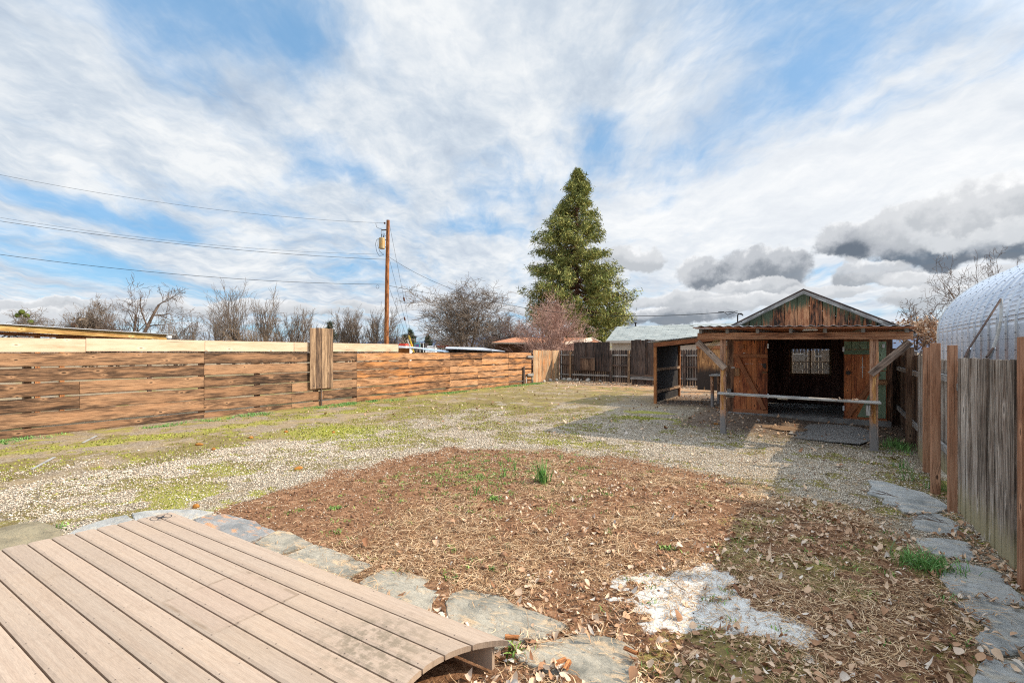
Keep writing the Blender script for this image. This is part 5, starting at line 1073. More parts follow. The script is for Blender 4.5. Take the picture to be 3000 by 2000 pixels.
STY = {'up': dict(wander=.055, up=.15, kids=[2, 1, 1, 1], ang=(18, 40), len=(.48, .74), bare=.10, rmin=.010),
       'spread': dict(wander=.12, up=.05, kids=[2, 2, 2, 1], ang=(30, 68), len=(.42, .66), bare=.2, rmin=.012),
       'bush': dict(wander=.09, up=.09, kids=[2, 1, 1, 1], ang=(16, 50), len=(.45, .72), bare=.12, rmin=.010),
       'gnarl': dict(wander=.13, up=.06, kids=[2, 1, 1, 1], ang=(28, 66), len=(.40, .66), bare=.22, rmin=.013)}
def bare_tree(px, pyt, d, halfw, style, seed, mat, lab, stems=1, lean=0.0, grp='bare winter trees beyond the fences', mx=4, r0=None, lens=None, z0=0.0, squash=1.0):
    rg = np.random.default_rng(seed); st = dict(STY[style]);  st['rmin'] = max(.009, st['rmin']*d/45)
    b0 = W(px, 1000, d); H = HC+(HOR-pyt)/FPX*d; e = empty('bare_tree', (b0.x, b0.y, 0), lab, 'tree', grp); out = {False: [], True: []}; rt = r0 or H*.022
    for s_ in range(stems):
        a = rg.random()*6.28; sp = 0 if stems == 1 else rg.uniform(.15, .55); dr = np.array([math.cos(a)*sp+lean*CA, math.sin(a)*sp+lean*SA, 1.0]); dr /= np.linalg.norm(dr)
        grow(rg, np.array([0, 0, z0-.2])+np.array([math.cos(a), math.sin(a), 0])*(.15 if stems > 1 else 0), dr, H*.62*(1 if stems == 1 else rg.uniform(.75, 1)), rt*(1 if stems == 1 else .7), 0, mx, out, st)
    al = np.array(out[True]+out[False]); ml = ((al[:, 3]*CA+al[:, 4]*SA).max()+(al[:, 3]*CA+al[:, 4]*SA).min())/2
    for key in (False, True): out[key] = [(q[0]-ml*CA, q[1]-ml*SA, q[2], q[3]-ml*CA, q[4]-ml*SA, q[5], q[6], q[7]) for q in out[key]]
    al = np.array(out[True]+out[False]); zmax = al[:, 5].max(); lat = al[:, 3]*CA+al[:, 4]*SA; wc = np.percentile(np.abs(lat-lat.mean()), 97); sz = H/zmax; sx = min(max(halfw/FPX*d/wc, sz*.62), sz*1.5)
    off = np.array(e.location)
    for key, nm in ((False, 'trunk'), (True, 'crown')):
        s_ = np.array(out[key]); s_[:, [0, 1, 3, 4]] *= sx; s_[:, [2, 5]] *= sz; V, F = tubes_np(s_, 5 if not key else 3); mkobj(nm, V+off, F, M[mat], e)
    return e, al, sx, sz
TREES = [ # px, top, depth, halfwidth px, style, seed, mat, label, stems, lean
 (60, 893, 75, 52, 'spread', 1, 'bark_grey', 'small bare tree with round mistletoe clumps at the far left', 1, 0),
 (150, 928, 80, 25, 'up', 2, 'bark_grey', 'tiny bare tree right of the mistletoe tree', 1, 0),
 (268, 858, 52, 74, 'spread', 3, 'bark_grey', 'wide bare tree with an ivy-wrapped trunk above the carport', 2, 0),
 (385, 845, 45, 40, 'gnarl', 41, 'bark_dark', 'left, upright one of the pair of dark gnarled trees', 1, .04),
 (452, 810, 45, 66, 'gnarl', 57, 'bark_dark', 'right, leaning one of the pair of dark gnarled trees', 1, .32),
 (330, 905, 46, 60, 'bush', 6, 'bark_dark', 'tangled dark bush at the foot of the gnarled pair', 4, 0),
 (528, 905, 44, 60, 'bush', 7, 'bark_grey', 'arching bare bush right of the gnarled pair', 5, .1),
 (640, 868, 50, 52, 'up', 8, 'bark_grey', 'dense bare tree left of the two tall slender ones', 3, 0),
 (706, 815, 48, 52, 'up', 9, 'bark_grey', 'tallest slender bare tree of the row by the pole', 2, 0),
 (786, 820, 48, 40, 'up', 10, 'bark_grey', 'second slender tall bare tree, right of the tallest', 2, 0),
 (755, 915, 46, 65, 'bush', 12, 'bark_tan', 'low tan bush between the two slender trees', 5, 0),
 (846, 888, 44, 60, 'bush', 11, 'bark_grey', 'arching bush left of the hanging board panel', 6, .1),
 (918, 915, 60, 26, 'up', 13, 'bark_grey', 'little bare tree directly behind the hanging board panel', 1, 0),
 (1012, 886, 56, 36, 'up', 14, 'bark_grey', 'bare tree right of the small evergreen', 3, 0),
 (1072, 880, 56, 36, 'up', 15, 'bark_grey', 'thin bare tree between its neighbour and the pole', 2, 0),
 (1120, 872, 55, 52, 'up', 16, 'bark_grey', 'bare tree standing right behind the utility pole', 3, 0),
 (1358, 812, 42, 125, 'spread', 17, 'bark_grey', 'big round spreading bare tree in the middle', 4, 0),
 (1440, 905, 60, 75, 'bush', 31, 'bark_grey', 'greyish bush behind the right side of the spreading tree', 6, 0),
 (1515, 915, 58, 80, 'bush', 18, 'bark_red', 'dark reddish bush left of the pinkish one', 7, 0),
 (1603, 826, 37, 90, 'bush', 19, 'bark_red', 'big pinkish bare shrub in front of the conifer', 8, 0),
 (1655, 925, 38, 80, 'bush', 20, 'bark_red', 'low pinkish bush above the wide black panel', 3, .1),
 (2690, 842, 34, 82, 'gnarl', 21, 'bark_dark', 'bare tree with clinging brown leaves between shed and hut', 3, 0),
 (2905, 725, 36, 100, 'gnarl', 22, 'bark_dark', 'bare branching tree rising behind the arched hut', 2, .1),
 (3010, 690, 34, 80, 'gnarl', 24, 'bark_dark', 'bare tree cut by the right picture edge above the hut', 2, 0)]
for (px, py, d, hw, sty, seed, mat, lab, stems, lean) in TREES:
    mx = 4
    if hw < 30: mx = 3
    e, al, sx, sz = bare_tree(px, py, d, hw, sty, seed, mat, lab, stems, lean, mx=mx, r0=(.22 if px == 452 else None))
    if px == 60:
        for i, (x, y) in enumerate(((52, 924), (64, 914), (78, 925), (90, 943))):
            q = W(x, y, 75); o = blob('mistletoe_clump', q, (.42, .42, .42), M['mistletoe'], None, None, None, 300+i, 1.0); o.parent = e; o.location = q-e.location
    if px == 2690:                                       # clinging brown leaves
        al = np.array(al); k = al[(al[:, 5] < al[:, 5].max()*.62) & (al[:, 6] < .05)]; rg = np.random.default_rng(5); c_ = k[rg.integers(0, len(k), 3800)][:, 3:6]*np.array([sx, sx, sz])+rg.normal(size=(3800, 3))*.16+np.array(e.location)
        a = rg.normal(size=(3800, 3))*.05; b_ = rg.normal(size=(3800, 3))*.05; V = np.stack([c_-a, c_-b_, c_+a, c_+b_], 1).reshape(-1, 3); mkobj('dry_leaves', V, np.arange(len(V)).reshape(-1, 4), M['leaf_litter'], e)
# ivy on tree 3
q = W(262, 930, 52); rg = np.random.default_rng(8); e = [o for o in COL.objects if o.get('label', '').startswith('wide bare tree with an ivy')][0]
c_ = np.array([q.x, q.y, 0])+rg.normal(size=(2600, 3))*np.array([.45, .45, 0]); c_[:, 2] = rg.random(2600)*5.2+.3; a = rg.normal(size=(2600, 3))*.09; b_ = rg.normal(size=(2600, 3))*.09
mkobj('ivy', np.stack([c_-a, c_-b_, c_+a, c_+b_], 1).reshape(-1, 3), np.arange(10400).reshape(-1, 4), M['bark_tan'], e)

def conifer(px, pyt, d, prof, seed, lab, mat, nb, clump, trunk_r, cat='tree', drop=.55, grp=None, zbase=1.2, per=9):
    """prof: list (py, left px, right px)"""
    rg = np.random.default_rng(seed); b0 = W(px, 1000, d); H = HC+(HOR-pyt)/FPX*d; e = empty('conifer', (b0.x, b0.y, 0), lab, cat, grp); off = np.array([b0.x, b0.y, 0.])
    zz_ = np.array([HC+(HOR-p[0])/FPX*d for p in prof])[::-1]; Lw = np.array([(px-p[1])/FPX*d for p in prof])[::-1]; Rw = np.array([(p[2]-px)/FPX*d for p in prof])[::-1]
    mb = MB(); mb.tube([b0*1+Vector((0, 0, -b0.z)), Vector((b0.x, b0.y, H*.5)), Vector((b0.x, b0.y, H*.97))], [trunk_r, trunk_r*.55, .03], 8); mb.build('trunk', M['bark_con'], e)
    segs = []; C = []; Dn = []
    for i in range(nb):
        z = zbase+(H-zbase)*(i/nb)*.985; z += .15*math.sin(z*2.6); z += rg.normal()*.1; a = rg.random()*6.2832; cr = math.cos(a-YAW); wmax = np.interp(z, zz_, Rw if cr > 0 else Lw); wmin = (np.interp(z, zz_, Rw)+np.interp(z, zz_, Lw))/2
        R = (abs(cr)*wmax+(1-abs(cr))*wmin)*(rg.uniform(.60, 1.0) if i % 2 else rg.uniform(.82, 1.04)); dirv = np.array([math.cos(a), math.sin(a), 0]); n = max(3, int(R/.45)); p = np.array([0, 0, z+R*.16]); rr = .02+R*.014
        for j in range(n):
            k = (j+1)/n; q = dirv*R*k+np.array([0, 0, z+R*(.16-.50*k+.36*k*k*1.2)])+rg.normal(size=3)*.05*R/4; segs.append((*(p+off), *(q+off), rr*(1-.8*(k-1/n)), rr*(1-.8*k))); 
            if k > .28 or R < 1.5:
                for _ in range(per if k > .6 else per-3): C.append(q+rg.normal(size=3)*np.array([.26, .26, .16])*(.25+.42*min(R, 5)/4)-np.array([0, 0, rg.random()*drop*(.2+R/5)])); Dn.append(dirv)
            p = q
    C = np.array(C)+off; Dn = np.array(Dn); n = len(C); V, F = tubes_np(segs, 4); mkobj('branches', V, F, M['bark_con'], e)
    m_ = 10; fans = []
    for j in range(m_):
        c_ = C+rg.normal(size=(n, 3))*clump*.34; ax_ = Dn*rg.uniform(.2, 1.0, (n, 1))+rg.normal(size=(n, 3))*.55; ax_[:, 2] -= rg.uniform(-.1, .9, n); ax_ /= np.linalg.norm(ax_, axis=1)[:, None]
        sd = np.cross(ax_, rg.normal(size=(n, 3))); sd /= np.linalg.norm(sd, axis=1)[:, None]; L = clump*rg.uniform(.5, 1.15, (n, 1)); w_ = L*rg.uniform(.05, .11, (n, 1))
        fans.append(np.stack([c_-ax_*L*.5, c_-sd*w_+ax_*L*.05, c_+ax_*L*.5, c_+sd*w_+ax_*L*.05], 1))
    V = np.concatenate(fans, 1).reshape(-1, 3); 
    fan_idx = np.arange(n*4*m_).reshape(-1, 4); return e, mkobj('crown', V, fan_idx, M[mat], e)
conifer(1690, 496, 55, [(496,1688,1694),(510,1682,1702),(530,1672,1714),(560,1655,1736),(600,1638,1748),(650,1608,1762),(680,1572,1768),(710,1558,1772),(760,1562,1780),(800,1548,1822),(850,1530,1846),(890,1524,1866),(920,1526,1872),(950,1540,1862),(980,1600,1830),(1000,1640,1780)], 77,
        'tall pointed dark green conifer towering behind the orange-roofed house', 'conifer', 340, .52, .42, zbase=1.6, per=6)
conifer(968, 945, 60, [(945,965,971),(955,957,980),(975,950,988),(1000,950,990)], 78, 'small evergreen right of the hanging board panel', 'conifer_far', 46, .35, .12, zbase=.5, per=6)
for (px, py, w_, d, lab) in ((1201, 966, 13, 130, 'tall far conifer behind the guy wires'), (1186, 981, 8, 130, 'narrower far conifer left of the guy-wire conifer'), (1255, 981, 10, 140, 'far conifer right of the teal sign')):
    conifer(px, py, d, [(py, px-1, px+1), (py+12, px-w_*.6, px+w_*.6), (1000, px-w_, px+w_), (1020, px-w_, px+w_)], int(px), lab, 'conifer_far', 40, .8, .2, zbase=1, per=4, grp='small far conifers on the horizon')
# far-off brushy band between the trees: one mass nobody could count
rg = np.random.default_rng(99); segs = []
for i in range(5200):
    px = rg.uniform(-100, 2050); d = rg.uniform(95, 150); b0 = W(px, 1000, d); h = rg.uniform(1.2, 5.0)*(.55+.45*math.sin(px*.02)**2)+1.0; z = rg.uniform(.2, .7)*h; dx, dy = rg.normal(size=2)*.9
    segs.append((b0.x, b0.y, z, b0.x+dx, b0.y+dy, z+h*.5, .10, .03))
V, F = tubes_np(segs, 3); tag(mkobj('distant_brush', V, F, M['bark_grey'], None), 'far band of leafless brush along the horizon', 'brush', kind='stuff')

# ------------------------------------------------------------------ ground litter
rg = np.random.default_rng(2024)
def hgt(x, y): return gz(x, y)+relief(x, y)
def instoned(x, y, m_=0.0):
    r = np.zeros(len(x), bool)
    for p in STONE_POLYS: r |= sdpoly(x, y, p) > m_
    return r
def offdeck(x, y): return ~((x > -6.1) & (y < 2.37) & (np.where(y > 1.3, x < -1.2-np.sqrt(np.clip(.56**2-(y-1.87)**2, 0, 1)), x < -1.6)))
def scatter(n, x0, x1, y0, y1, prob):
    x = rg.uniform(x0, x1, n); y = rg.uniform(y0, y1, n)
    fw = -x*SA+y*CA; lt = (x*CA+y*SA)/np.maximum(fw, .1); vis = (fw > 1.2) & (np.abs(lt) < 1.12); x, y = x[vis], y[vis]
    k = (rg.random(len(x)) < prob(x, y)) & offdeck(x, y); return x[k], y[k]
def onstone_z(x, y, z):
    ins = instoned(x, y); return np.where(ins, gz(x, y)+.020, z)
# gravel stones
def pg(x, y): g_, bd, ms, sd_, po, og, br__ = zones(x, y); return np.clip(g_*1.0*(1-ms*.7)+.03+bd*.05+po*.05, 0, 1)*np.clip(9/np.hypot(x, y), .25, 1)*(sd_ < .3)
x, y = scatter(300000, -11, 1.4, 1.5, 13, pg); k = ~instoned(x, y); x, y = x[k], y[k]; n = len(x); z = hgt(x, y)
r = rg.gamma(5, .0010, n)+.0025; r *= np.clip(np.hypot(x, y)/6, .8, 1.5); P8 = np.array([[1, 0, 0], [0, 1, 0], [-1, 0, 0], [0, -1, 0], [.1, .1, .62], [0, 0, -.5]]); a = rg.random(n)*6.28; ca_, sa_ = np.cos(a), np.sin(a)
V = P8[None]*(1+rg.normal(size=(n, 6, 3))*.22)*r[:, None, None]*np.stack([rg.uniform(.7, 1.3, n), rg.uniform(.6, 1.0, n), np.ones(n)], -1)[:, None]
V = np.stack([V[..., 0]*ca_[:, None]-V[..., 1]*sa_[:, None], V[..., 0]*sa_[:, None]+V[..., 1]*ca_[:, None], V[..., 2]], -1)+np.stack([x, y, z+r*.25], -1)[:, None]
T = np.array([[0, 1, 4], [1, 2, 4], [2, 3, 4], [3, 0, 4], [1, 0, 5], [2, 1, 5], [3, 2, 5], [0, 3, 5]]); F = (np.arange(n)[:, None, None]*6+T[None]).reshape(-1, 3)
tag(mkobj('gravel', V.reshape(-1, 3), F, M['pebbles']), 'loose pale gravel stones strewn over yard and bed', 'gravel', kind='stuff')
# soil clods
x, y = scatter(60000, -6.5, 1.3, 1.5, 10, lambda x, y: zones(x, y)[1]*.42*(1-.97*zones(x, y)[3])); k = ~instoned(x, y); x, y = x[k], y[k]; n = len(x); z = hgt(x, y); r = rg.gamma(3, .0026, n)+.003; a = rg.random(n)*6.28
V = P8[None]*(1+rg.normal(size=(n, 6, 3))*.25)*r[:, None, None]+np.stack([x, y, z+r*.2], -1)[:, None]; F = (np.arange(n)[:, None, None]*6+T[None]).reshape(-1, 3)
tag(mkobj('soil_crumbs', V.reshape(-1, 3), F, M['clods']), 'brown soil crumbs over the bare bed', 'soil', kind='stuff')
# straw and twigs
def strips(x, y, L, w_, seg=3, curl=.6, lift=.012):
    n = len(x); a = rg.random(n)*6.28; z = onstone_z(x, y, hgt(x, y))+.002; P_ = []; hd = a.copy(); cx_, cy_ = x.copy(), y.copy(); zz = z+rg.random(n)*lift*.6; kk = rg.normal(size=n)*curl; ti = rg.normal(size=n)*.22
    for j in range(seg+1):
        ww = w_*(1-.5*abs(j/seg-.4)); nx_, ny_ = -np.sin(hd)*ww, np.cos(hd)*ww; zj = zz+np.sin(j/seg*3.14)*lift*rg.random(n)+np.maximum(ti, -.0)*L*j/seg*.6
        P_ += [np.stack([cx_-nx_, cy_-ny_, zj], -1), np.stack([cx_+nx_, cy_+ny_, zj+ww*.5], -1)]; cx_ = cx_+np.cos(hd)*L/seg; cy_ = cy_+np.sin(hd)*L/seg; hd = hd+kk
    V = np.stack(P_, 1); m_ = 2*(seg+1); F = (np.arange(n)[:, None, None]*m_+np.array([[2*j, 2*j+1, 2*j+3, 2*j+2] for j in range(seg)])[None]).reshape(-1, 4); return V.reshape(-1, 3), F
def dens_straw(x, y):
    bd = zones(x, y); c_ = fbm(x, y, 1.3, 140); return np.clip(bd[1]*(.06+1.0*ss(-4.6, -2.4, x+(c_-.5)*3)*ss(.44, .58, c_)+.12*ss(-3, -1.5, x))*(1-.62*bd[3])+.02*(1-bd[1])*ss(-4, -1, x), 0, 1)
x, y = scatter(170000, -6, 1.4, 1.6, 10, dens_straw); k = ~(instoned(x, y, .03) & (rg.random(len(x)) < .95)); x, y = x[k], y[k]; n = len(x); V, F = strips(x, y, rg.gamma(4, .018, n)+.015, rg.uniform(.0008, .0030, n), 4, .35)
tag(mkobj('straw_litter', V, F, M['straw']), 'dry straw and fine stems matted over the bed', 'straw', kind='stuff')
def mk_leaves(x, y, L, lift):
    n = len(x); z = onstone_z(x, y, hgt(x, y))+.004+rg.random(n)*lift; a = rg.random(n)*6.28; W_ = L*rg.uniform(.25, .85, n); prof_ = [(-.5, .0), (-.28, .75), (.0, 1.0), (.28, .62), (.5, .04)]
    curl = rg.normal(size=n)*1.1+.5; fold = rg.uniform(.0, 1.1, n); tx, tyy = rg.normal(size=n)*.42, rg.normal(size=n)*.42; P_ = []
    for (u, v) in prof_:
        for sgn in (-1, 0, 1): lx = u*L; ly = sgn*v*W_*.5*np.cos(fold*.7); lz = np.abs(sgn)*v*W_*.5*np.sin(fold*.7)*1.1+curl*(u*u)*L*1.1; P_.append(np.stack([lx, ly, lz+tx*lx+tyy*ly], -1))
    V = np.stack(P_, 1); V = np.stack([V[..., 0]*np.cos(a)[:, None]-V[..., 1]*np.sin(a)[:, None], V[..., 0]*np.sin(a)[:, None]+V[..., 1]*np.cos(a)[:, None], V[..., 2]-V[..., 2].min(1)[:, None]*.75], -1)+np.stack([x, y, z], -1)[:, None]
    q = []
    for j in range(4):
        for s_ in (0, 1): k = j*3+s_; q.append([k, k+3, k+4, k+1])
    return V.reshape(-1, 3), (np.arange(n)[:, None, None]*15+np.array(q)[None]).reshape(-1, 4)
def dens_leaf(x, y):
    zt = zones(x, y); c_ = fbm(x, y, 1.6, 170); hot = np.exp(-(((x+.95)/.75)**2+((y-2.35)/.55)**2))*1.3+np.exp(-(((x-.9)/.30)**2+((y-4.6)/2.0)**2))*.55+np.exp(-(((x-1.25)/.15)**2+((y-5)/2.5)**2))*.8+np.exp(-(((x+1.55)/.3)**2+((y-2.05)/.35)**2))*1.2
    edge_ = np.exp(-((sdpoly(x, y, SAND))/.14)**2)*.35
    d_ = (.012+.34*ss(-3.6, -1.2, x+(c_-.5)*2)*ss(.44, .58, c_)+.12*ss(-2.2, 0, x)+hot*.9+edge_)*(1-ss(6.2, 9.5, y)*.9)*(1-.80*zt[3]*(hot < .5)); return np.clip(d_*(.25+.75*np.maximum(zt[1], x > .9)), 0, 1)
x, y = scatter(56000, -5, 1.42, 1.5, 12, dens_leaf); k = ~(instoned(x, y, .03) & (rg.random(len(x)) < .95)); x, y = x[k], y[k]; n = len(x); V, F = mk_leaves(x, y, .014+.058*rg.random(n)**1.6, .022)
lf_ = tag(mkobj('leaf_litter', V, F, M['leaf_litter'], smooth=True), 'curled dry leaves strewn over bed and path edges', 'leaves', kind='stuff')
# fine brown leaf bits near the back fence and shed
x, y = scatter(9000, -14, 1.5, 9, 27.5, lambda x, y: np.clip(.10+.9*ss(24.8, 25.8, y)+.5*zones(x, y)[4], 0, 1)); n = len(x); V, F = mk_leaves(x, y, rg.uniform(.05, .11, n), .01)
tag(mkobj('scattered_leaves', V, F, M['leaf_litter']), 'dry leaf scraps below the back fence and under the lean-to', 'leaves', kind='stuff')
# moss tufts
def dens_moss(x, y): zt = zones(x, y); return np.clip(zt[2]*1.2-.35, 0, 1)*(.3+.7*zt[6])
x, y = scatter(150000, -13.5, 1.5, 1.8, 14, dens_moss); k = ~instoned(x, y); x, y = x[k], y[k]; n = len(x); z = hgt(x, y); h = rg.uniform(.004, .016, n)*np.clip(np.hypot(x, y)/6, 1, 1.8); a = rg.random(n)*6.28; w_ = h*rg.uniform(.5, 1.0, n)
V = np.stack([np.stack([x-np.cos(a)*w_, y-np.sin(a)*w_, z-.002], -1), np.stack([x+np.cos(a)*w_, y+np.sin(a)*w_, z-.002], -1), np.stack([x+rg.normal(size=n)*h*.5, y+rg.normal(size=n)*h*.5, z+h], -1)], 1).reshape(-1, 3)
tag(mkobj('moss', V, np.arange(3*n).reshape(-1, 3), M['moss']), 'yellow green moss tufts on gravel, drive and bed', 'moss', kind='stuff')
# tiny green sprouts
def blades(x, y, n, h0, h1, spread, wid, lean=.5, flat_=False):
    px_ = x+rg.normal(size=n)*spread; py_ = y+rg.normal(size=n)*spread*.8; z = hgt(px_, py_); h = rg.uniform(h0, h1, n); a = rg.random(n)*6.28; ln_ = rg.uniform(.1, 1, n)*lean*h; w_ = wid*rg.uniform(.6, 1.2, n); b2 = rg.random(n)*3.14; P_ = []
    for (k, ws_) in ((0, 1), (.45, .9), (.8, .6), (1, .08)):
        ox, oy = np.cos(a)*ln_*k*k, np.sin(a)*ln_*k*k; zz = z+h*k*(1-.25*k*k*(lean > .8))-.004
        for s_ in (-1, 1): P_.append(np.stack([px_+ox+s_*np.cos(b2)*w_*ws_, py_+oy+s_*np.sin(b2)*w_*ws_, zz], -1))
    V = np.stack(P_, 1).reshape(-1, 3); return V, (np.arange(n)[:, None, None]*8+np.array([[0, 1, 3, 2], [2, 3, 5, 4], [4, 5, 7, 6]])[None]).reshape(-1, 4)
def multi(lst):
    Vs, Fs, o = [], [], 0
    for V, F in lst: Vs.append(V); Fs.append(F+o); o += len(V)
    return np.concatenate(Vs), np.concatenate(Fs)
cx_, cy_ = scatter(5200, -5.5, 1.2, 2.4, 9.5, lambda x, y: np.clip(zones(x, y)[1]*(.05+.8*np.exp(-(((x+4.2)/1.3)**2+((y-5.9)/1.1)**2))), 0, 1)); k = ~instoned(cx_, cy_)
tag(mkobj('seedlings', *multi([blades(x, y, int(rg.integers(8, 22)), .010, .045, .035, .005, 1.5) for x, y in zip(cx_[k], cy_[k])]), M['weed']), 'scattered tiny green seedlings in the bare bed', 'weeds', kind='stuff')
gx, gy = scatter(2500, -14.3, -13.6, 2.5, 25, lambda x, y: .45*ss(.42, .6, fbm(x, y, .9, 200)))
tag(mkobj('grass_fringe', *multi([blades(x, y, 16, .02, .09, .06, .006, .9) for x, y in zip(gx, gy)]), M['blade']), 'fringe of green grass along the foot of the plank fence', 'grass', kind='stuff')
gx, gy = scatter(700, .7, 1.5, 8.8, 14.5, lambda x, y: .35*ss(.9, 1.4, x)*ss(.38, .55, fbm(x, y, 1.3, 201)))
tag(mkobj('grass_fringe', *multi([blades(x, y, 14, .03, .20, .05, .004, .8) for x, y in zip(gx, gy)]), M['blade']), 'weedy green grass at the foot of the right fence by the shed', 'grass', kind='stuff')
def plant(name, px, py, n, h0, h1, sp, wid, lean, mat, lab, cat, grp=None):
    p = G(px, py); V, F = blades(p.x, p.y, n, h0, h1, sp, wid, lean); return tag(mkobj(name, V, F, M[mat], org=(p.x, p.y, 0)), lab, cat, grp)
plant('daffodil_leaves', 1590, 1416, 60, .12, .36, .045, .008, .7, 'blade', 'largest upright clump of strap leaves in the bed', 'plant', 'bulb shoots in the bare bed')
for (px, py, n, h, lab) in ((1508, 1376, 7, .20, 'slim dark bulb shoot left of the largest clump'), (1645, 1342, 7, .14, 'bulb shoot at the back edge of the bed'), (1477, 1398, 14, .15, 'pale spreading bulb shoot between the slim one and the deck side'), (1492, 1353, 12, .10, 'low bulb shoot behind the slim dark one'),
        (1394, 1450, 6, .16, 'thin single shoot nearest the deck side of the bed'), (1611, 1508, 6, .11, 'lone shoot in front of the largest clump')):
    plant('bulb_shoot', px, py, n, h*.6, h, .02, .007, .5, 'blade', lab, 'plant', 'bulb shoots in the bare bed')
for (px, py, n, h, sp, lab) in ((985, 1488, 60, .05, .055, 'round-leaved weed rosette near the gravel edge of the bed'), (1448, 1462, 70, .06, .05, 'leafy weed below the thin single shoot'), (1953, 1605, 40, .06, .04, 'bright green weed behind the white sand'), (1500, 1908, 14, .10, .03, 'broad-leaved weed at the deck corner between two flagstones'),
        (1318, 1697, 26, .045, .035, 'small dark weed above the cracked flagstone'), (170, 1545, 30, .05, .06, 'leafy weed between brown slab and gravel'), (1440, 1668, 22, .04, .03, 'small pale weed right of the rippled flagstone'), (880, 1495, 24, .025, .03, 'tiny sprawling weed left of the round-leaved one'), (2820, 1400, 50, .10, .05, 'green weed tuft at the foot of the thick cedar post')):
    plant('weed', px, py, n, h*.4, h, sp, .009, 1.5, 'weed', lab, 'weed', 'weeds in bed and yard')
plant('grass_tuft', 2712, 1658, 420, .06, .19, .105, .0034, 1.2, 'blade', 'big bright grass tuft beside the fence path', 'grass tuft')
plant('grass_tuft', 2772, 1762, 14, .05, .13, .03, .003, .9, 'blade', 'thin grass tuft left of the widest path flagstone', 'grass tuft')
# moss clods, metal strips, curled bark, twigs
for i, (px, py, w_, lab) in enumerate(((583, 1303, .14, 'rusty orange moss clod on the drive, left'), (735, 1283, .16, 'long rusty moss clod on the drive'), (838, 1266, .13, 'dark brown clod on the drive'), (625, 1318, .08, 'small orange clod right of the left one'), (875, 1374, .15, 'orange crumbled clod at the edge of the gravel'), (977, 1268, .09, 'rusty clod near the moss island'), (575, 1486, .07, 'small rusty clod at the tip of the corner slab'), (2098, 1243, .12, 'reddish clod in the shade before the lean-to'))):
    p = G(px, py); blob('clod', (p.x, p.y, .015), (w_*.6, w_*.35, .035), M['moss_clod'], lab, 'clod', 'rusty clods lying on the yard', 400+i, 1.0)
for (a, b_, lab) in (((95, 1373), (160, 1338), 'nearer metal strip lying across the drive'), ((243, 1296), (283, 1276), 'farther metal strip lying near the plank fence')):
    p0, p1 = G(*a, .02), G(*b_, .02); mb = MB(); mb.bar(p0, p1, .04, .012); thing_mesh('metal_strip', mb, M['concrete'], lab, 'metal strip')
for i, (px, py, lab) in enumerate(((1500, 1871, 'curled bark piece on the pointed flagstone by the deck corner'), (1660, 1955, 'orange curled bark on the nearest flagstone'), (1848, 1912, 'orange bark curl at the right rim of the nearest flagstone'), (1640, 1944, 'short bark curl beside the orange one'))):
    p = G(px, py, .04); mb = MB(); an = i*1.3+.4; d_ = Vector((math.cos(an), math.sin(an), 0)); s_ = Vector((-d_.y, d_.x, 0))
    for j in range(7):
        t0, t1 = j/7*math.pi*1.25, (j+1)/7*math.pi*1.25; r_ = .014; f = lambda q: s_*math.cos(q)*r_+Vector((0, 0, math.sin(q)*r_+.010)); L_ = .045; mb.slab([p-d_*L_+f(t0), p+d_*L_*.9+f(t0)*1.1, p+d_*L_+f(t1), p-d_*L_*.9+f(t1)], f((t0+t1)/2).normalized()*.002)
    tag(mkobj('bark_curl', mb.v, mb.f, M['rust_wood'], None, mb.uv, org=tuple(p)), lab, 'bark', 'curled bark pieces')
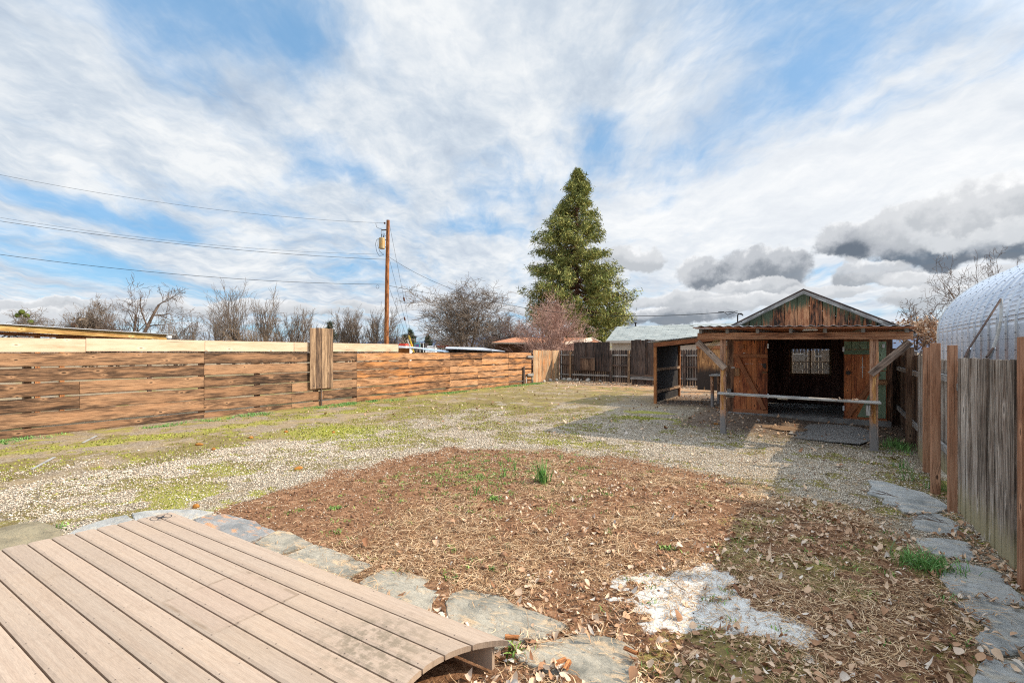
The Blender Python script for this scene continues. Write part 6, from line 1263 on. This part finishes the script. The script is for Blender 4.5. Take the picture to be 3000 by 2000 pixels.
for (px, py, lab, sd) in ((2615, 1450, 'twiggy branch lying on the farthest path flagstone', 5), (2755, 1528, 'thin twigs on the second path flagstone', 6), (2010, 1720, 'forked pale twig lying on the white sand', 7)):
    r2 = np.random.default_rng(sd); p = G(px, py, .045); mb = MB()
    for j in range(7 if sd < 7 else 3):
        a = r2.normal()*.5+2.6; L_ = r2.uniform(.08, .30); o_ = Vector((r2.normal()*.06, r2.normal()*.05, 0)); q = p+o_; pts = [q]
        for k in range(3): a += r2.normal()*.25; q = q+Vector((math.cos(a)*L_/3, math.sin(a)*L_/3, r2.uniform(-.003, .008))); pts.append(q)
        mb.tube(pts, [.0042, .0035, .0028, .0016], 4)
    tag(mkobj('twigs', mb.v, mb.f, M['bark_dark' if sd < 7 else 'bark_tan'], None, mb.uv, org=tuple(p)), lab, 'twigs')
mb = MB(); p = G(2466, 1232, -.03); mb.box(p.x-.02, p.x+.02, p.y-.015, p.y+.015, p.z, p.z+.03); thing_mesh('blue_scrap', mb, M['teal'], 'small blue plastic scrap at the foot of the right door', 'litter')
# pale boxes stacked on a rack behind the shed, seen through its window
rk = empty('storage_rack', ((wx0+wx1)/2, 21.2, 0), 'plain rack of boards behind the shed window', 'rack')
for z_ in (wz0-.02, (wz0+wz1)/2-.02): mb = MB(); mb.box(wx0-.35, wx1+.35, 21.0, 21.5, z_-.04, z_); mb.build('shelf', M['panel_tan'], rk)
for x_ in (wx0-.38, wx1+.35): mb = MB(); mb.box(x_-.04, x_+.04, 21.0, 21.5, 0, wz1+.1); mb.build('side', M['dark_board'], rk)
for k, (x0_, w_, z_, h_, mt, lab) in enumerate(((wx0+.0, .34, wz0-.02, .34, 'cream', 'pale box on the lower shelf at the left, seen through the shed window'), (wx0+.55, .26, wz0-.02, .30, 'cream', 'second pale box on the lower shelf behind the shed window'), (wx0+.98, .55, wz0-.02, .36, 'white', 'wide white box on the lower shelf behind the shed window'),
    (wx0+.02, .38, (wz0+wz1)/2-.02, .26, 'cream', 'pinkish box on the upper shelf behind the shed window'), (wx0+.52, .22, (wz0+wz1)/2-.02, .38, 'beige', 'tall beige box on the upper shelf behind the shed window'), (wx0+.95, .50, (wz0+wz1)/2-.02, .40, 'beige', 'wide beige box on the upper shelf behind the shed window'))):
    mb = MB(); mb.box(x0_, x0_+w_, 21.08, 21.40, z_, z_+h_); mb.box(x0_-.004, x0_+w_+.004, 21.076, 21.404, z_+h_, z_+h_+.02); thing_mesh('storage_box', mb, M['white' if mt != 'beige' else 'cream'], lab, 'box', 'boxes behind the shed window', bevel=.008)
